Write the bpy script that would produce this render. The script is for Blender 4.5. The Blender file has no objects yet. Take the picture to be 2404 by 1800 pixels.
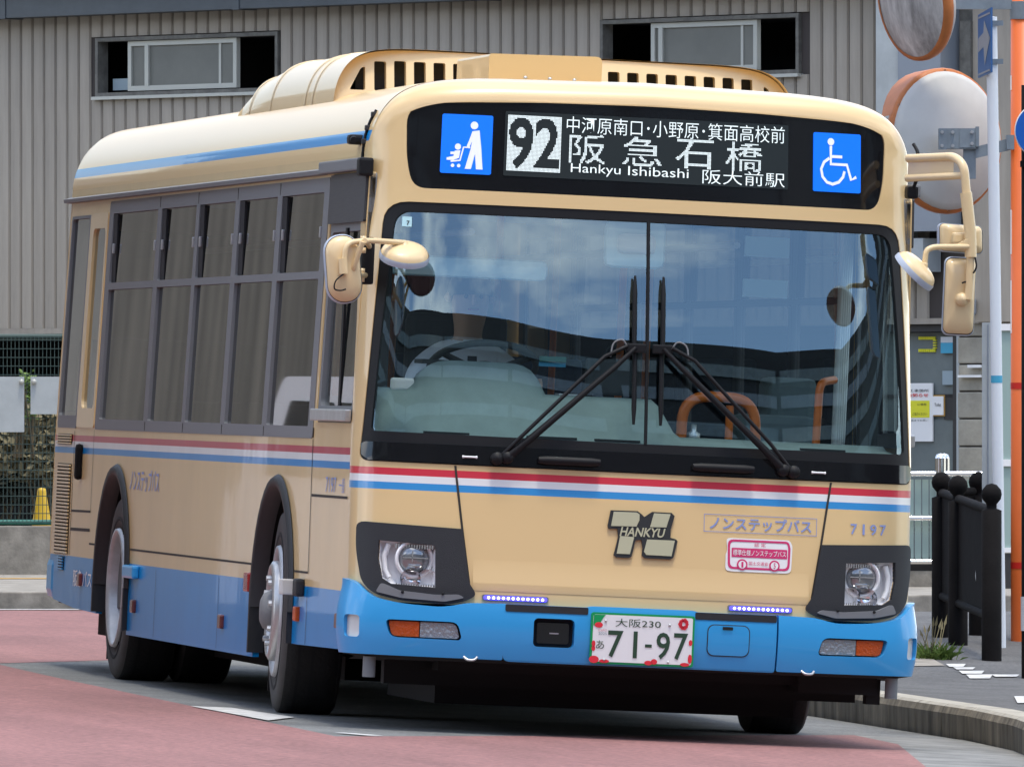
import bpy, bmesh, math, random
import numpy as np
from mathutils import Vector, Matrix
from mathutils.geometry import delaunay_2d_cdt
random.seed(7)
scn = bpy.context.scene
COL = scn.collection

# ------------------------------------------------------------------ camera / frames
def rot(a, b, c):                       # yaw(c) * pitch(a) * roll(b); local axes: x right, y forward, z up
    return Matrix.Rotation(c, 3, 'Z') @ Matrix.Rotation(a, 3, 'X') @ Matrix.Rotation(b, 3, 'Y')
FPX, PITCH, ROLL, YAW = 26018.9, .0064, -.0453, -.17
C_BUS = Vector((-8.7363, -47.3207, 1.2206))
RB, RW = rot(PITCH, ROLL, YAW), rot(PITCH, 0, YAW)
MROT = RW @ RB.transposed()             # bus frame -> world (the lane falls towards the kerb)
M4 = MROT.to_4x4()
CW = MROT @ C_BUS
RGT, FWD, UP = RW.col[0].copy(), RW.col[1].copy(), RW.col[2].copy()
cam = bpy.data.cameras.new('camera'); camo = bpy.data.objects.new('camera', cam); COL.objects.link(camo)
cam.sensor_width = 36; cam.lens = 36 * FPX / 2404; cam.clip_start = 1; cam.clip_end = 3000
cm = Matrix((RGT, UP, -FWD)).transposed().to_4x4(); cm.translation = CW
camo.matrix_world = cm; scn.camera = camo

# ------------------------------------------------------------------ sky and sun
SUN_DIR = Vector((.03, -.24, .97)).normalized()
world = bpy.data.worlds.new('World'); scn.world = world; world.use_nodes = True
wn = world.node_tree; wn.nodes.clear()
def N(nt, t, **k):
    n = nt.nodes.new(t)
    for a, b in k.items(): setattr(n, a, b)
    return n
wo = N(wn, 'ShaderNodeOutputWorld'); wb = N(wn, 'ShaderNodeBackground')
sky = N(wn, 'ShaderNodeTexSky', sky_type='NISHITA', sun_disc=False)
sky.sun_elevation = math.asin(SUN_DIR.z); sky.sun_rotation = math.atan2(SUN_DIR.x, SUN_DIR.y)
sky.air_density = 1.0; sky.dust_density = 0.8; sky.ozone_density = 1.2
tc = N(wn, 'ShaderNodeTexCoord'); mp = N(wn, 'ShaderNodeMapping'); mp.inputs['Scale'].default_value = (1, 1, 2.6); mp.inputs['Location'].default_value = (3.7, 1.3, 0)
no = N(wn, 'ShaderNodeTexNoise'); no.inputs['Scale'].default_value = 2.3; no.inputs['Detail'].default_value = 8; no.inputs['Roughness'].default_value = .55
cr = N(wn, 'ShaderNodeValToRGB'); cr.color_ramp.elements[0].position = .47; cr.color_ramp.elements[1].position = .68
mx = N(wn, 'ShaderNodeMix', data_type='RGBA'); mx.inputs['B'].default_value = (12, 11.6, 11, 1)
wn.links.new(tc.outputs['Generated'], mp.inputs['Vector']); wn.links.new(mp.outputs[0], no.inputs['Vector'])
wn.links.new(no.outputs['Fac'], cr.inputs[0]); wn.links.new(cr.outputs[0], mx.inputs['Factor'])
wn.links.new(sky.outputs[0], mx.inputs['A']); wn.links.new(mx.outputs['Result'], wb.inputs[0]); wn.links.new(wb.outputs[0], wo.inputs[0])
wb.inputs[1].default_value = .15
sl = bpy.data.lights.new('sun', 'SUN'); sl.energy = 1.15; sl.angle = math.radians(10); sl.color = (1, .93, .82)
so = bpy.data.objects.new('sun', sl); COL.objects.link(so); so.rotation_euler = SUN_DIR.to_track_quat('Z', 'Y').to_euler(); so.location = (0, 0, 60)
vs = scn.view_settings; vs.view_transform = 'Standard'; vs.look = 'None'; vs.exposure = 1.08; vs.gamma = 1; vs.use_curve_mapping = False

# ------------------------------------------------------------------ materials
MATS = {}
def ramp(nt, src, stops, interp='CONSTANT'):
    r = N(nt, 'ShaderNodeValToRGB'); e = r.color_ramp; e.interpolation = interp
    while len(e.elements) < len(stops): e.elements.new(0.5)
    for el, (p, c) in zip(e.elements, stops): el.position = p; el.color = (*c, 1)
    nt.links.new(src, r.inputs[0]); return r.outputs[0]
def mat(name, col, rough=.5, metal=0., coat=0., var=0., vscale=6., bump=0., bscale=20., emit=None, estr=0., stretch=(1, 1, 1), spec=.5, var2=None, zstops=None, bdist=.01, grain=0., gscale=60., rnd=0.):
    m = bpy.data.materials.new(name); m.use_nodes = True; nt = m.node_tree; b = nt.nodes['Principled BSDF']
    b.inputs['Base Color'].default_value = (*col, 1); b.inputs['Roughness'].default_value = rough; b.inputs['Metallic'].default_value = metal
    b.inputs['Coat Weight'].default_value = coat; b.inputs['Coat Roughness'].default_value = .03; b.inputs['Specular IOR Level'].default_value = spec
    if emit: b.inputs['Emission Color'].default_value = (*emit, 1); b.inputs['Emission Strength'].default_value = estr
    co = N(nt, 'ShaderNodeTexCoord'); colsrc = None
    mpn = N(nt, 'ShaderNodeMapping'); mpn.inputs['Scale'].default_value = stretch; nt.links.new(co.outputs['Object'], mpn.inputs[0])
    if zstops:                                         # painted livery bands by height (m)
        sx = N(nt, 'ShaderNodeSeparateXYZ'); nt.links.new(co.outputs['Object'], sx.inputs[0])
        mr = N(nt, 'ShaderNodeMath', operation='MULTIPLY'); mr.inputs[1].default_value = .25; nt.links.new(sx.outputs[2], mr.inputs[0])
        colsrc = ramp(nt, mr.outputs[0], [(z * .25, c) for z, c in zstops])
    if var:
        nz = N(nt, 'ShaderNodeTexNoise'); nz.inputs['Scale'].default_value = vscale; nz.inputs['Detail'].default_value = 6; nz.inputs['Roughness'].default_value = .65
        nt.links.new(mpn.outputs[0], nz.inputs['Vector'])
        lo = tuple(max(0, c * (1 - var)) for c in col) if var2 is None else var2
        mr2 = N(nt, 'ShaderNodeMapRange'); mr2.inputs[1].default_value = .35; mr2.inputs[2].default_value = .7; nt.links.new(nz.outputs['Fac'], mr2.inputs[0])
        mxx = N(nt, 'ShaderNodeMix', data_type='RGBA')
        nt.links.new(mr2.outputs[0], mxx.inputs['Factor'])
        if colsrc:
            mu = N(nt, 'ShaderNodeMix', data_type='RGBA', blend_type='MULTIPLY'); mu.inputs['Factor'].default_value = 1; mu.inputs['B'].default_value = (1 - var,) * 3 + (1,)
            nt.links.new(colsrc, mu.inputs['A']); nt.links.new(mu.outputs['Result'], mxx.inputs['A']); nt.links.new(colsrc, mxx.inputs['B'])
        else:
            mxx.inputs['A'].default_value = (*lo, 1); mxx.inputs['B'].default_value = (*col, 1)
        colsrc = mxx.outputs['Result']
    if grain and colsrc:
        ng = N(nt, 'ShaderNodeTexNoise'); ng.inputs['Scale'].default_value = gscale; ng.inputs['Detail'].default_value = 3; nt.links.new(co.outputs['Object'], ng.inputs['Vector'])
        mg = N(nt, 'ShaderNodeMapRange'); mg.inputs[1].default_value = .3; mg.inputs[2].default_value = .7; mg.inputs[3].default_value = 1 - grain; mg.inputs[4].default_value = 1 + grain; nt.links.new(ng.outputs['Fac'], mg.inputs[0])
        vm_ = N(nt, 'ShaderNodeVectorMath', operation='SCALE'); nt.links.new(colsrc, vm_.inputs[0]); nt.links.new(mg.outputs[0], vm_.inputs['Scale']); colsrc = vm_.outputs[0]
    if rnd and colsrc:
        oi = N(nt, 'ShaderNodeObjectInfo'); mo_ = N(nt, 'ShaderNodeMapRange'); mo_.inputs[3].default_value = 1 - rnd; mo_.inputs[4].default_value = 1 + rnd; nt.links.new(oi.outputs['Random'], mo_.inputs[0])
        vr = N(nt, 'ShaderNodeVectorMath', operation='SCALE'); nt.links.new(colsrc, vr.inputs[0]); nt.links.new(mo_.outputs[0], vr.inputs['Scale']); colsrc = vr.outputs[0]
    if colsrc: nt.links.new(colsrc, b.inputs['Base Color'])
    if bump:
        nb = N(nt, 'ShaderNodeTexNoise'); nb.inputs['Scale'].default_value = bscale; nb.inputs['Detail'].default_value = 4
        bn = N(nt, 'ShaderNodeBump'); bn.inputs['Strength'].default_value = bump; bn.inputs['Distance'].default_value = bdist
        nt.links.new(mpn.outputs[0], nb.inputs['Vector']); nt.links.new(nb.outputs['Fac'], bn.inputs['Height']); nt.links.new(bn.outputs[0], b.inputs['Normal'])
        if coat: nt.links.new(bn.outputs[0], b.inputs['Coat Normal'])
    MATS[name] = m; return m
def glass(name, tint, ior=1.8, rough=0., gcol=(1, 1, 1)):
    m = bpy.data.materials.new(name); m.use_nodes = True; nt = m.node_tree; nt.nodes.clear()
    o = N(nt, 'ShaderNodeOutputMaterial'); mxs = N(nt, 'ShaderNodeMixShader'); fr_ = N(nt, 'ShaderNodeFresnel'); fr_.inputs[0].default_value = ior
    t = N(nt, 'ShaderNodeBsdfTransparent'); t.inputs[0].default_value = (*tint, 1); g = N(nt, 'ShaderNodeBsdfGlossy'); g.inputs['Roughness'].default_value = rough; g.inputs[0].default_value = (*gcol, 1)
    ge = N(nt, 'ShaderNodeNewGeometry'); mi = N(nt, 'ShaderNodeMix', data_type='FLOAT'); mi.inputs['A'].default_value = ior; mi.inputs['B'].default_value = 1 / ior
    nt.links.new(ge.outputs['Backfacing'], mi.inputs['Factor']); nt.links.new(mi.outputs[0], fr_.inputs[0])      # same reflectance from both sides of the pane
    nt.links.new(fr_.outputs[0], mxs.inputs[0]); nt.links.new(t.outputs[0], mxs.inputs[1]); nt.links.new(g.outputs[0], mxs.inputs[2]); nt.links.new(mxs.outputs[0], o.inputs[0])
    MATS[name] = m; return m
BEIGE = (.74, .53, .26); BLUE = (.04, .28, .62); BLUE2 = (.0, .235, .60); RED = (.62, .035, .06); WHITE = (.80, .80, .79)
mat('paint', BEIGE, .32, coat=.6)
mat('paint_front', BEIGE, .32, coat=.6, zstops=[(0, BEIGE), (1.038, BLUE), (1.066, WHITE), (1.098, RED), (1.127, BEIGE)])
mat('paint_side', BEIGE, .30, coat=.36, spec=.15, zstops=[(0, BLUE2), (.583, BEIGE), (1.123, BLUE2), (1.152, WHITE), (1.182, (.50, .03, .07)), (1.211, BEIGE)], bump=.16, bscale=1.3, var=.10, vscale=2.5, stretch=(1, 1, .5))
mat('paint_roof', BEIGE, .30, coat=.22, spec=.12, zstops=[(0, BEIGE), (2.552, BLUE2), (2.606, BEIGE)], bump=.08, bscale=1.5)
mat('paint_blue', (.03, .32, .68), .35, coat=.5)
mat('gray_frame', (.19, .195, .20), .6, spec=.2); mat('dark_panel', (.06, .06, .062), .6, var=.25, vscale=30, stretch=(1, .3, 8))
mat('black_gloss', (.006, .006, .007), .12, coat=.5); mat('rubber', (.009, .009, .010), .55, spec=.25); mat('bezel', (.016, .017, .02), .6, bump=.15, bscale=250)
mat('seam', (.03, .025, .02), .8); mat('under', (.008, .008, .009), .9)
glass('windscreen', (.84, .94, .93), 2.4, 0., (.72, .92, 1.)); glass('side_glass', (.20, .21, .20), 1.75, .015); glass('cab_glass', (.75, .82, .80), 1.6, .01); glass('clear_glass', (.85, .92, .9), 1.6); glass('lens_glass', (.99, .99, .99), 1.25)
mat('chrome', (.85, .85, .87), .12, 1.); mat('satin', (.55, .56, .57), .4, .8); mat('alu', (.55, .56, .56), .35, .6, var=.2, vscale=14)
mat('rim_steel', (.50, .52, .54), .42, .35, var=.25, vscale=9); mat('tyre', (.012, .012, .012), .85, var=.4, vscale=9, bump=.3, bscale=60); mat('tyre_side_lit', (.06, .057, .055), .8, var=.35, vscale=7)
mat('reflector', (.9, .9, .91), .22, .1, spec=.8); mat('lamp_dark', (.30, .31, .32), .12, .6); mat('amber', (.62, .085, .004), .3, coat=.35, bump=.6, bscale=90, spec=.3); mat('clear_lamp', (.34, .35, .35), .25, .5, coat=.5, bump=.8, bscale=70)
mat('red_lens', (.32, .02, .02), .25, coat=.6); mat('brown_lens', (.14, .025, .02), .3, coat=.5); mat('white_lens', (.62, .62, .60), .3, coat=.6)
mat('led_white', (.7, .75, .75), .5, emit=(.80, .95, .92), estr=.30); mat('led_blue', (.05, .04, .8), .4, emit=(.09, .07, 1.), estr=1.0); mat('led_core', (1, 1, 1), .4, emit=(.62, .70, 1.), estr=2.2)
mat('led_panel', (.013, .018, .016), .35); mat('sign_blue', (.0, .14, .78), .35, emit=(0, .16, .9), estr=.25); mat('sign_white', (.78, .80, .82), .4, emit=(.9, .95, 1), estr=.12)
mat('white', (.82, .82, .81), .45); mat('print_black', (.02, .02, .02), .5); mat('print_green', (.02, .06, .03), .5); mat('plate_green', (.0, .32, .09), .4); mat('plate_red', (.75, .03, .05), .4); mat('plate_pink', (.7, .35, .4), .5)
mat('print_blue', (.23, .30, .58), .5); mat('magenta', (.62, .03, .15), .45); mat('logo_gold', (.52, .50, .33), .4, .2)
mat('dash', (.17, .235, .24), .75, var=.25, vscale=5); mat('dash_dark', (.03, .035, .035), .7); mat('orange_rail', (.75, .17, .02), .35); mat('lining', (.55, .58, .56), .7); mat('cab_floor', (.12, .13, .13), .8)
mat('seat_blue', (.05, .09, .16), .9, var=.4, vscale=30); mat('cyan_plastic', (.45, .68, .72), .5)
mat('shirt', (.75, .78, .84), .8); mat('skin', (.52, .32, .22), .55); mat('hair', (.015, .013, .012), .6); mat('cloth_dark', (.02, .022, .03), .8); mat('towel', (.8, .8, .78), .9)
mat('ac_paint', (.74, .56, .31), .4, coat=.3); mat('mirror_back', (.74, .56, .31), .42, coat=.3); mat('mirror_rim', (.42, .47, .55), .45); mat('mirror_face', (.22, .23, .24), .02, 1.)
mat('asphalt', (.21, .21, .205), .92, var=.35, vscale=1.3, bump=.4, bscale=160, grain=.3, gscale=45); mat('red_road', (.285, .135, .126), .9, stretch=(1.8, .35, 1), var=.30, vscale=.8, bump=.5, bscale=60, grain=.3, gscale=34); mat('bay', (.19, .195, .19), .92, var=.38, vscale=1.6, bump=.4, bscale=150, grain=.3, gscale=45)
mat('road_white', (.70, .70, .68), .8, var=.45, vscale=14); mat('concrete', (.36, .33, .28), .9, var=.5, vscale=5, bump=.3, bscale=40); mat('gutter', (.27, .27, .255), .9, var=.5, vscale=3.5, bump=.4, bscale=70)
mat('kerb', (.33, .29, .22), .92, var=.7, vscale=3.2, stretch=(2.2, 2.2, .5), bump=.4, bscale=50, rnd=.12); mat('kerb_top_lit', (.46, .43, .36), .9, var=.35, vscale=8, bump=.3, bscale=60)
mat('pavement', (.12, .12, .12), .93, var=.35, vscale=2, bump=.5, bscale=140, grain=.3, gscale=50); mat('yellow_line', (.45, .26, .06), .8)
mat('cladding', (.42, .37, .305), .75, var=.28, vscale=1.1, stretch=(5, 5, .6), rnd=.07); mat('cladding_dark', (.06, .05, .045), .9); mat('gutter_metal', (.075, .088, .10), .5, var=.25, vscale=3)
mat('win_frame', (.50, .50, .45), .5, .2); mat('win_wood', (.20, .19, .165), .7, var=.5, vscale=8); mat('frosted', (.19, .19, .165), .6, var=.15, vscale=3); mat('void', (.012, .012, .013), .9); mat('pale_blue', (.30, .38, .42), .6)
mat('panel_gray', (.26, .29, .33), .6, var=.12, vscale=2); mat('panel_pale', (.47, .50, .50), .6, var=.2, vscale=3); mat('block', (.40, .37, .30), .85, rnd=.06, var=.3, vscale=4, bump=.3, bscale=30)
mat('door_glass', (.20, .235, .235), .08, coat=.5, var=.3, vscale=1.2); mat('frame_dark', (.035, .033, .032), .6); mat('green_paint', (.05, .22, .17), .6); mat('green_shaded', (.045, .075, .065), .7); mat('sea_panel', (.30, .40, .37), .5)
mat('orange_pole', (.80, .165, .035), .45, var=.12, vscale=3); mat('band_red', (.70, .03, .02), .4); mat('white_pole', (.74, .78, .82), .4); mat('galv', (.30, .35, .39), .5, .5, var=.25, vscale=8); mat('iron', (.012, .011, .011), .8, spec=.1, bump=.15, bscale=60, var=.4, vscale=6)
mat('conv_back', (.60, .61, .58), .5, var=.12, vscale=3); mat('conv_face', (.72, .72, .70), .4, .0, var=.65, vscale=5, stretch=(2, 2, .35)); mat('conv_orange', (.62, .20, .05), .5, var=.3, vscale=6); mat('road_sign_blue', (.01, .11, .47), .35); mat('traffic_blue', (.035, .12, .30), .4); mat('arrow_gray', (.30, .31, .33), .5)
mat('leaf', (.17, .27, .05), .7, var=.5, vscale=20); mat('straw', (.20, .17, .09), .8); mat('leaf_shaded', (.02, .028, .018), .8, var=.4, vscale=10); mat('stem', (.10, .075, .04), .9)
mat('cone_yellow', (.66, .42, .02), .5); mat('notice_yellow', (.75, .72, .03), .5); mat('notice_blue', (.06, .36, .55), .5); mat('notice_red', (.70, .06, .05), .5); mat('notice_gray', (.60, .62, .64), .5)
mat('facade', (.055, .055, .058), .8, var=.3, vscale=.4)

# ------------------------------------------------------------------ helpers
def link(o, parent=None):
    COL.objects.link(o)
    if parent is not None: o.parent = parent
    return o
def mesh_obj(name, V, Fc, m, parent=None, smooth=False, mats=None, fm=None):
    me = bpy.data.meshes.new(name); me.from_pydata([tuple(v) for v in V], [], Fc); me.update()
    for mm in (mats or [m]): me.materials.append(MATS[mm])
    if fm is not None: me.polygons.foreach_set('material_index', fm)
    if smooth is True: me.polygons.foreach_set('use_smooth', [True] * len(me.polygons))
    elif smooth: me.polygons.foreach_set('use_smooth', smooth)
    return link(bpy.data.objects.new(name, me), parent)
def empty(name, mw=None, label=None, cat=None, group=None):
    e = bpy.data.objects.new(name, None); COL.objects.link(e); e.empty_display_size = .2
    if mw is not None: e.matrix_world = mw
    if label: tag(e, label, cat, group)
    return e
def tag(o, label, cat, group=None):
    o['label'] = label; o['category'] = cat
    if group: o['group'] = group
    return o
def kind(o, k): o['kind'] = k; return o
class MB:
    def __init__(s): s.V = []; s.F = []; s.S = []; s.m = []; s.cur = 0
    def add(s, V, Fc, sm=False):
        n = len(s.V); s.V += [Vector(v) for v in V]; s.F += [tuple(i + n for i in f) for f in Fc]; s.S += [sm] * len(Fc); s.m += [s.cur] * len(Fc); return s
    def box(s, a, b):
        x0, y0, z0 = a; x1, y1, z1 = b
        return s.add([(x0, y0, z0), (x1, y0, z0), (x1, y1, z0), (x0, y1, z0), (x0, y0, z1), (x1, y0, z1), (x1, y1, z1), (x0, y1, z1)],
                     [(0, 3, 2, 1), (4, 5, 6, 7), (0, 1, 5, 4), (1, 2, 6, 5), (2, 3, 7, 6), (3, 0, 4, 7)])
    def bbox(s, a, b, r=.01):                       # box with chamfered edges
        bm = bmesh.new(); bmesh.ops.create_cube(bm, size=1)
        for v in bm.verts: v.co = Vector([(a[i] + b[i]) / 2 + v.co[i] * (b[i] - a[i]) for i in range(3)])
        bmesh.ops.bevel(bm, geom=bm.edges[:], offset=r, segments=2, affect='EDGES', profile=.6)
        bm.verts.index_update(); s.add([v.co.copy() for v in bm.verts], [[v.index for v in f.verts] for f in bm.faces], False); bm.free(); return s
    def tube(s, pts, r, n=10, cap=True):
        pts = [Vector(p) for p in pts]; rs = r if isinstance(r, (list, tuple)) else [r] * len(pts)
        V = []; t0 = None; a = None
        for i, p in enumerate(pts):
            t = ((pts[min(i + 1, len(pts) - 1)] - p).normalized() + (p - pts[max(i - 1, 0)]).normalized()).normalized()
            if a is None: a = t.orthogonal().normalized()
            else: a = (a - t * a.dot(t)).normalized()
            b = t.cross(a)
            for k in range(n): q = 2 * math.pi * k / n; V.append(p + (a * math.cos(q) + b * math.sin(q)) * rs[i])
        Fc = [(i * n + k, i * n + (k + 1) % n, (i + 1) * n + (k + 1) % n, (i + 1) * n + k) for i in range(len(pts) - 1) for k in range(n)]
        s.add(V, Fc, True)
        if cap: s.add(V[:n], [tuple(range(n))[::-1]]); s.add(V[-n:], [tuple(range(n))])
        return s
    def lathe(s, prof, o, ax, n=24, smooth=True):   # prof: (radius, along axis)
        o = Vector(o); ax = Vector(ax).normalized(); a = ax.orthogonal().normalized(); b = ax.cross(a); V = []
        for r, h in prof:
            for k in range(n): q = 2 * math.pi * k / n; V.append(o + ax * h + (a * math.cos(q) + b * math.sin(q)) * r)
        return s.add(V, [(i * n + k, i * n + (k + 1) % n, (i + 1) * n + (k + 1) % n, (i + 1) * n + k) for i in range(len(prof) - 1) for k in range(n)], smooth)
    def prism(s, out, org, u, v, d):                 # outline (a,b) on plane org+a*u+b*v, extruded by vector d
        org, u, v, d = map(Vector, (org, u, v, d)); n = len(out); P = [org + u * a + v * b for a, b in out]
        s.add(P + [p + d for p in P], [tuple(range(n)), tuple(range(2 * n - 1, n - 1, -1))] + [(i, i + n, (i + 1) % n + n, (i + 1) % n) for i in range(n)]); return s
    def build(s, name, m, parent=None, mats=None):
        return mesh_obj(name, s.V, s.F, m, parent, s.S, mats, s.m if mats else None)
def rrect(x0, x1, z0, z1, r, n=5):
    o = []
    for cx, cz, a0 in ((x1 - r, z1 - r, 0), (x0 + r, z1 - r, 90), (x0 + r, z0 + r, 180), (x1 - r, z0 + r, 270)):
        for k in range(n + 1): q = math.radians(a0 + 90 * k / n); o.append((cx + r * math.cos(q), cz + r * math.sin(q)))
    return o
def fillet(poly, r, n=4):
    o = []; L = len(poly)
    for i in range(L):
        p = Vector(poly[i][:2]); a = Vector(poly[i - 1][:2]); b = Vector(poly[(i + 1) % L][:2])
        rr = poly[i][2] if len(poly[i]) > 2 else r
        if rr <= 0: o.append(tuple(p)); continue
        ra = min(rr, (a - p).length * .48, (b - p).length * .48); A = p + (a - p).normalized() * ra; B = p + (b - p).normalized() * ra
        for k in range(n + 1): t = k / n; q = A * (1 - t) ** 2 + p * 2 * t * (1 - t) + B * t * t; o.append(tuple(q))
    return o
def dens(poly, st):
    o = []
    for i in range(len(poly)):
        a = Vector(poly[i][:2]); b = Vector(poly[(i + 1) % len(poly)][:2]); k = max(1, math.ceil((b - a).length / st))
        for j in range(k): o.append(tuple(a.lerp(b, j / k)))
    return o
def inside_many(P, poly):
    P = np.asarray(P); q = np.asarray(poly); x, y = P[:, 0], P[:, 1]; ins = np.zeros(len(P), bool)
    for i in range(len(q)):
        x0, y0 = q[i]; x1, y1 = q[i - 1]
        if y0 == y1: continue
        ins ^= ((y0 > y) != (y1 > y)) & (x < (x1 - x0) * (y - y0) / (y1 - y0) + x0)
    return ins
def patch(name, outline, holes, surf, m, parent, st=.08, off=0., rim=0., flip=False, stb=None, grid=True):
    """sheet on a surface surf(a,b,off) with cut-outs and returned edges of depth rim"""
    loops = [dens(l, stb or st) for l in [outline] + list(holes)]
    P = []; E = []
    for l in loops:
        n = len(P); P += l; E += [(n + i, n + (i + 1) % len(l)) for i in range(len(l))]
    nb = len(P)
    if grid:
        q = np.array(outline)[:, :2]; (ax, bx), (ay, by) = (q[:, 0].min(), q[:, 0].max()), (q[:, 1].min(), q[:, 1].max())
        gx = np.arange(ax + st / 2, bx, st); gy = np.arange(ay + st / 2, by, st)
        if len(gx) and len(gy):
            G = np.array([(x, y) for x in gx for y in gy]); k = inside_many(G, loops[0])
            for l in loops[1:]: k &= ~inside_many(G, l)
            B = np.array(P); G = G[k]
            if len(G):
                dm = np.array([np.min((B[:, 0] - g[0]) ** 2 + (B[:, 1] - g[1]) ** 2) for g in G]); P = P + [tuple(g) for g in G[dm > (st * .35) ** 2]]
    r = delaunay_2d_cdt([Vector(p) for p in P], E, [], 0, 1e-6)
    V2 = [(v.x, v.y) for v in r[0]]; T = [list(f) for f in r[2]]
    cen = np.array([np.mean([V2[i] for i in t], axis=0) for t in T]); k = inside_many(cen, loops[0])
    for l in loops[1:]: k &= ~inside_many(cen, l)
    V = [surf(a, b, off) for a, b in V2]; Fc = []
    for t, kk in zip(T, k):
        if kk:
            (a, b), (c, d), (e, f) = (V2[i] for i in t); ccw = (c - a) * (f - b) - (d - b) * (e - a) > 0
            Fc.append(tuple(t) if ccw != flip else tuple(t[::-1]))
    S = [True] * len(Fc)
    if rim:
        for l in loops:
            n = len(V); V += [surf(a, b, off) for a, b in l] + [surf(a, b, off - rim) for a, b in l]; L = len(l)
            Fc += [(n + i, n + i + L, n + (i + 1) % L + L, n + (i + 1) % L) for i in range(L)]; S += [False] * L
    return mesh_obj(name, V, Fc, m, parent, S)
_dg = None
def text_mesh(body, offset=0.):
    cu = bpy.data.curves.new('t', 'FONT'); cu.body = body; cu.size = 1; cu.offset = offset; cu.resolution_u = 3
    o = bpy.data.objects.new('t', cu); COL.objects.link(o); dg = bpy.context.evaluated_depsgraph_get(); dg.update()
    me = o.evaluated_get(dg).to_mesh(); V = [(v.co.x, v.co.y) for v in me.vertices]; Fc = [tuple(p.vertices) for p in me.polygons]
    o.evaluated_get(dg).to_mesh_clear(); bpy.data.objects.remove(o); bpy.data.curves.remove(cu); return V, Fc
def text(name, body, x0, x1, z0, z1, surf, m, parent, off=.003, bold=0., shear=0.):
    V, Fc = text_mesh(body, bold); q = np.array(V); lo, hi = q.min(0), q.max(0)
    pts = [((v[0] - lo[0]) / (hi[0] - lo[0]), (v[1] - lo[1]) / (hi[1] - lo[1])) for v in V]
    return mesh_obj(name, [surf(x0 + a * (x1 - x0) + shear * b * (z1 - z0), z0 + b * (z1 - z0), off) for a, b in pts], Fc, m, parent)
def led_text(name, body, x0, x1, z0, z1, pitch, surf, m, parent, off=.004, bold=0., invert=None, box=None):
    V, Fc = text_mesh(body, bold); q = np.array(V); lo, hi = q.min(0), q.max(0)
    q = (q - lo) / (hi - lo) * [x1 - x0, z1 - z0] + [x0, z0]
    bx = box or (x0, x1, z0, z1); gx = np.arange(bx[0] + pitch / 2, bx[1], pitch); gz = np.arange(bx[2] + pitch / 2, bx[3], pitch)
    G = np.array([(a, b) for a in gx for b in gz]); cov = np.zeros(len(G)); offs = [(i, j) for i in (-.3, 0, .3) for j in (-.3, 0, .3)]
    for f in Fc:
        for k in range(1, len(f) - 1):
            a, b, c = q[f[0]], q[f[k]], q[f[k + 1]]
            sel = np.where((G[:, 0] > min(a[0], b[0], c[0]) - pitch) & (G[:, 0] < max(a[0], b[0], c[0]) + pitch) & (G[:, 1] > min(a[1], b[1], c[1]) - pitch) & (G[:, 1] < max(a[1], b[1], c[1]) + pitch))[0]
            if not len(sel): continue
            den = (b[1] - c[1]) * (a[0] - c[0]) + (c[0] - b[0]) * (a[1] - c[1])
            if abs(den) < 1e-14: continue
            for oi, oj in offs:
                px = G[sel, 0] + oi * pitch; pz = G[sel, 1] + oj * pitch
                l1 = ((b[1] - c[1]) * (px - c[0]) + (c[0] - b[0]) * (pz - c[1])) / den; l2 = ((c[1] - a[1]) * (px - c[0]) + (a[0] - c[0]) * (pz - c[1])) / den
                cov[sel] += ((l1 >= 0) & (l2 >= 0) & (l1 + l2 <= 1)) / 9.
    on = (cov > .4) if not invert else (cov <= .4)
    V = []; F2 = []; h = pitch * .40
    for (x, z) in G[on]:
        n = len(V); V += [surf(x - h, z - h, off), surf(x + h, z - h, off), surf(x + h, z + h, off), surf(x - h, z + h, off)]; F2.append((n, n + 1, n + 2, n + 3))
    return mesh_obj(name, V, F2, m, parent)
def copy_tree(o, parent=None, **kw):
    c = o.copy(); COL.objects.link(c); c.parent = parent
    for ch in list(o.children): copy_tree(ch, c)
    return c
def arc(cx, cz, r, a0, a1, n=12): return [(cx + r * math.cos(math.radians(a0 + (a1 - a0) * k / n)), cz + r * math.sin(math.radians(a0 + (a1 - a0) * k / n))) for k in range(n + 1)]
def bez(pts, n=6):                                   # smooth path through points
    P = [Vector(p) for p in pts]; o = []
    for i in range(len(P) - 1):
        p0, p1, p2, p3 = P[max(i - 1, 0)], P[i], P[i + 1], P[min(i + 2, len(P) - 1)]
        for k in range(n): t = k / n; o.append(.5 * (2 * p1 + (p2 - p0) * t + (2 * p0 - 5 * p1 + 4 * p2 - p3) * t * t + (3 * p1 - p0 - 3 * p2 + p3) * t ** 3))
    return o + [P[-1]]
def bend(pts, r, n=5):                               # polyline with rounded corners
    P = [Vector(p) for p in pts]; o = [P[0]]
    for i in range(1, len(P) - 1):
        a, p, b = P[i - 1], P[i], P[i + 1]; k = min(r, (a - p).length * .49, (b - p).length * .49); A = p + (a - p).normalized() * k; B = p + (b - p).normalized() * k
        for j in range(n + 1): t = j / n; o.append(A * (1 - t) ** 2 + p * 2 * t * (1 - t) + B * t * t)
    return o + [P[-1]]

# ------------------------------------------------------------------ pixel rays (photograph 2404 x 1800)
def rayw(u, v): return (FWD + RGT * ((u - 1202) / FPX) + UP * ((900 - v) / FPX))
def at(u, v, d): return CW + rayw(u, v) * d          # world point at depth d
def busy(u, v, y):                                   # bus-frame point on plane y
    r = RB @ Vector(((u - 1202) / FPX, 1, (900 - v) / FPX)); return C_BUS + r * ((y - C_BUS.y) / r.y)

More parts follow.
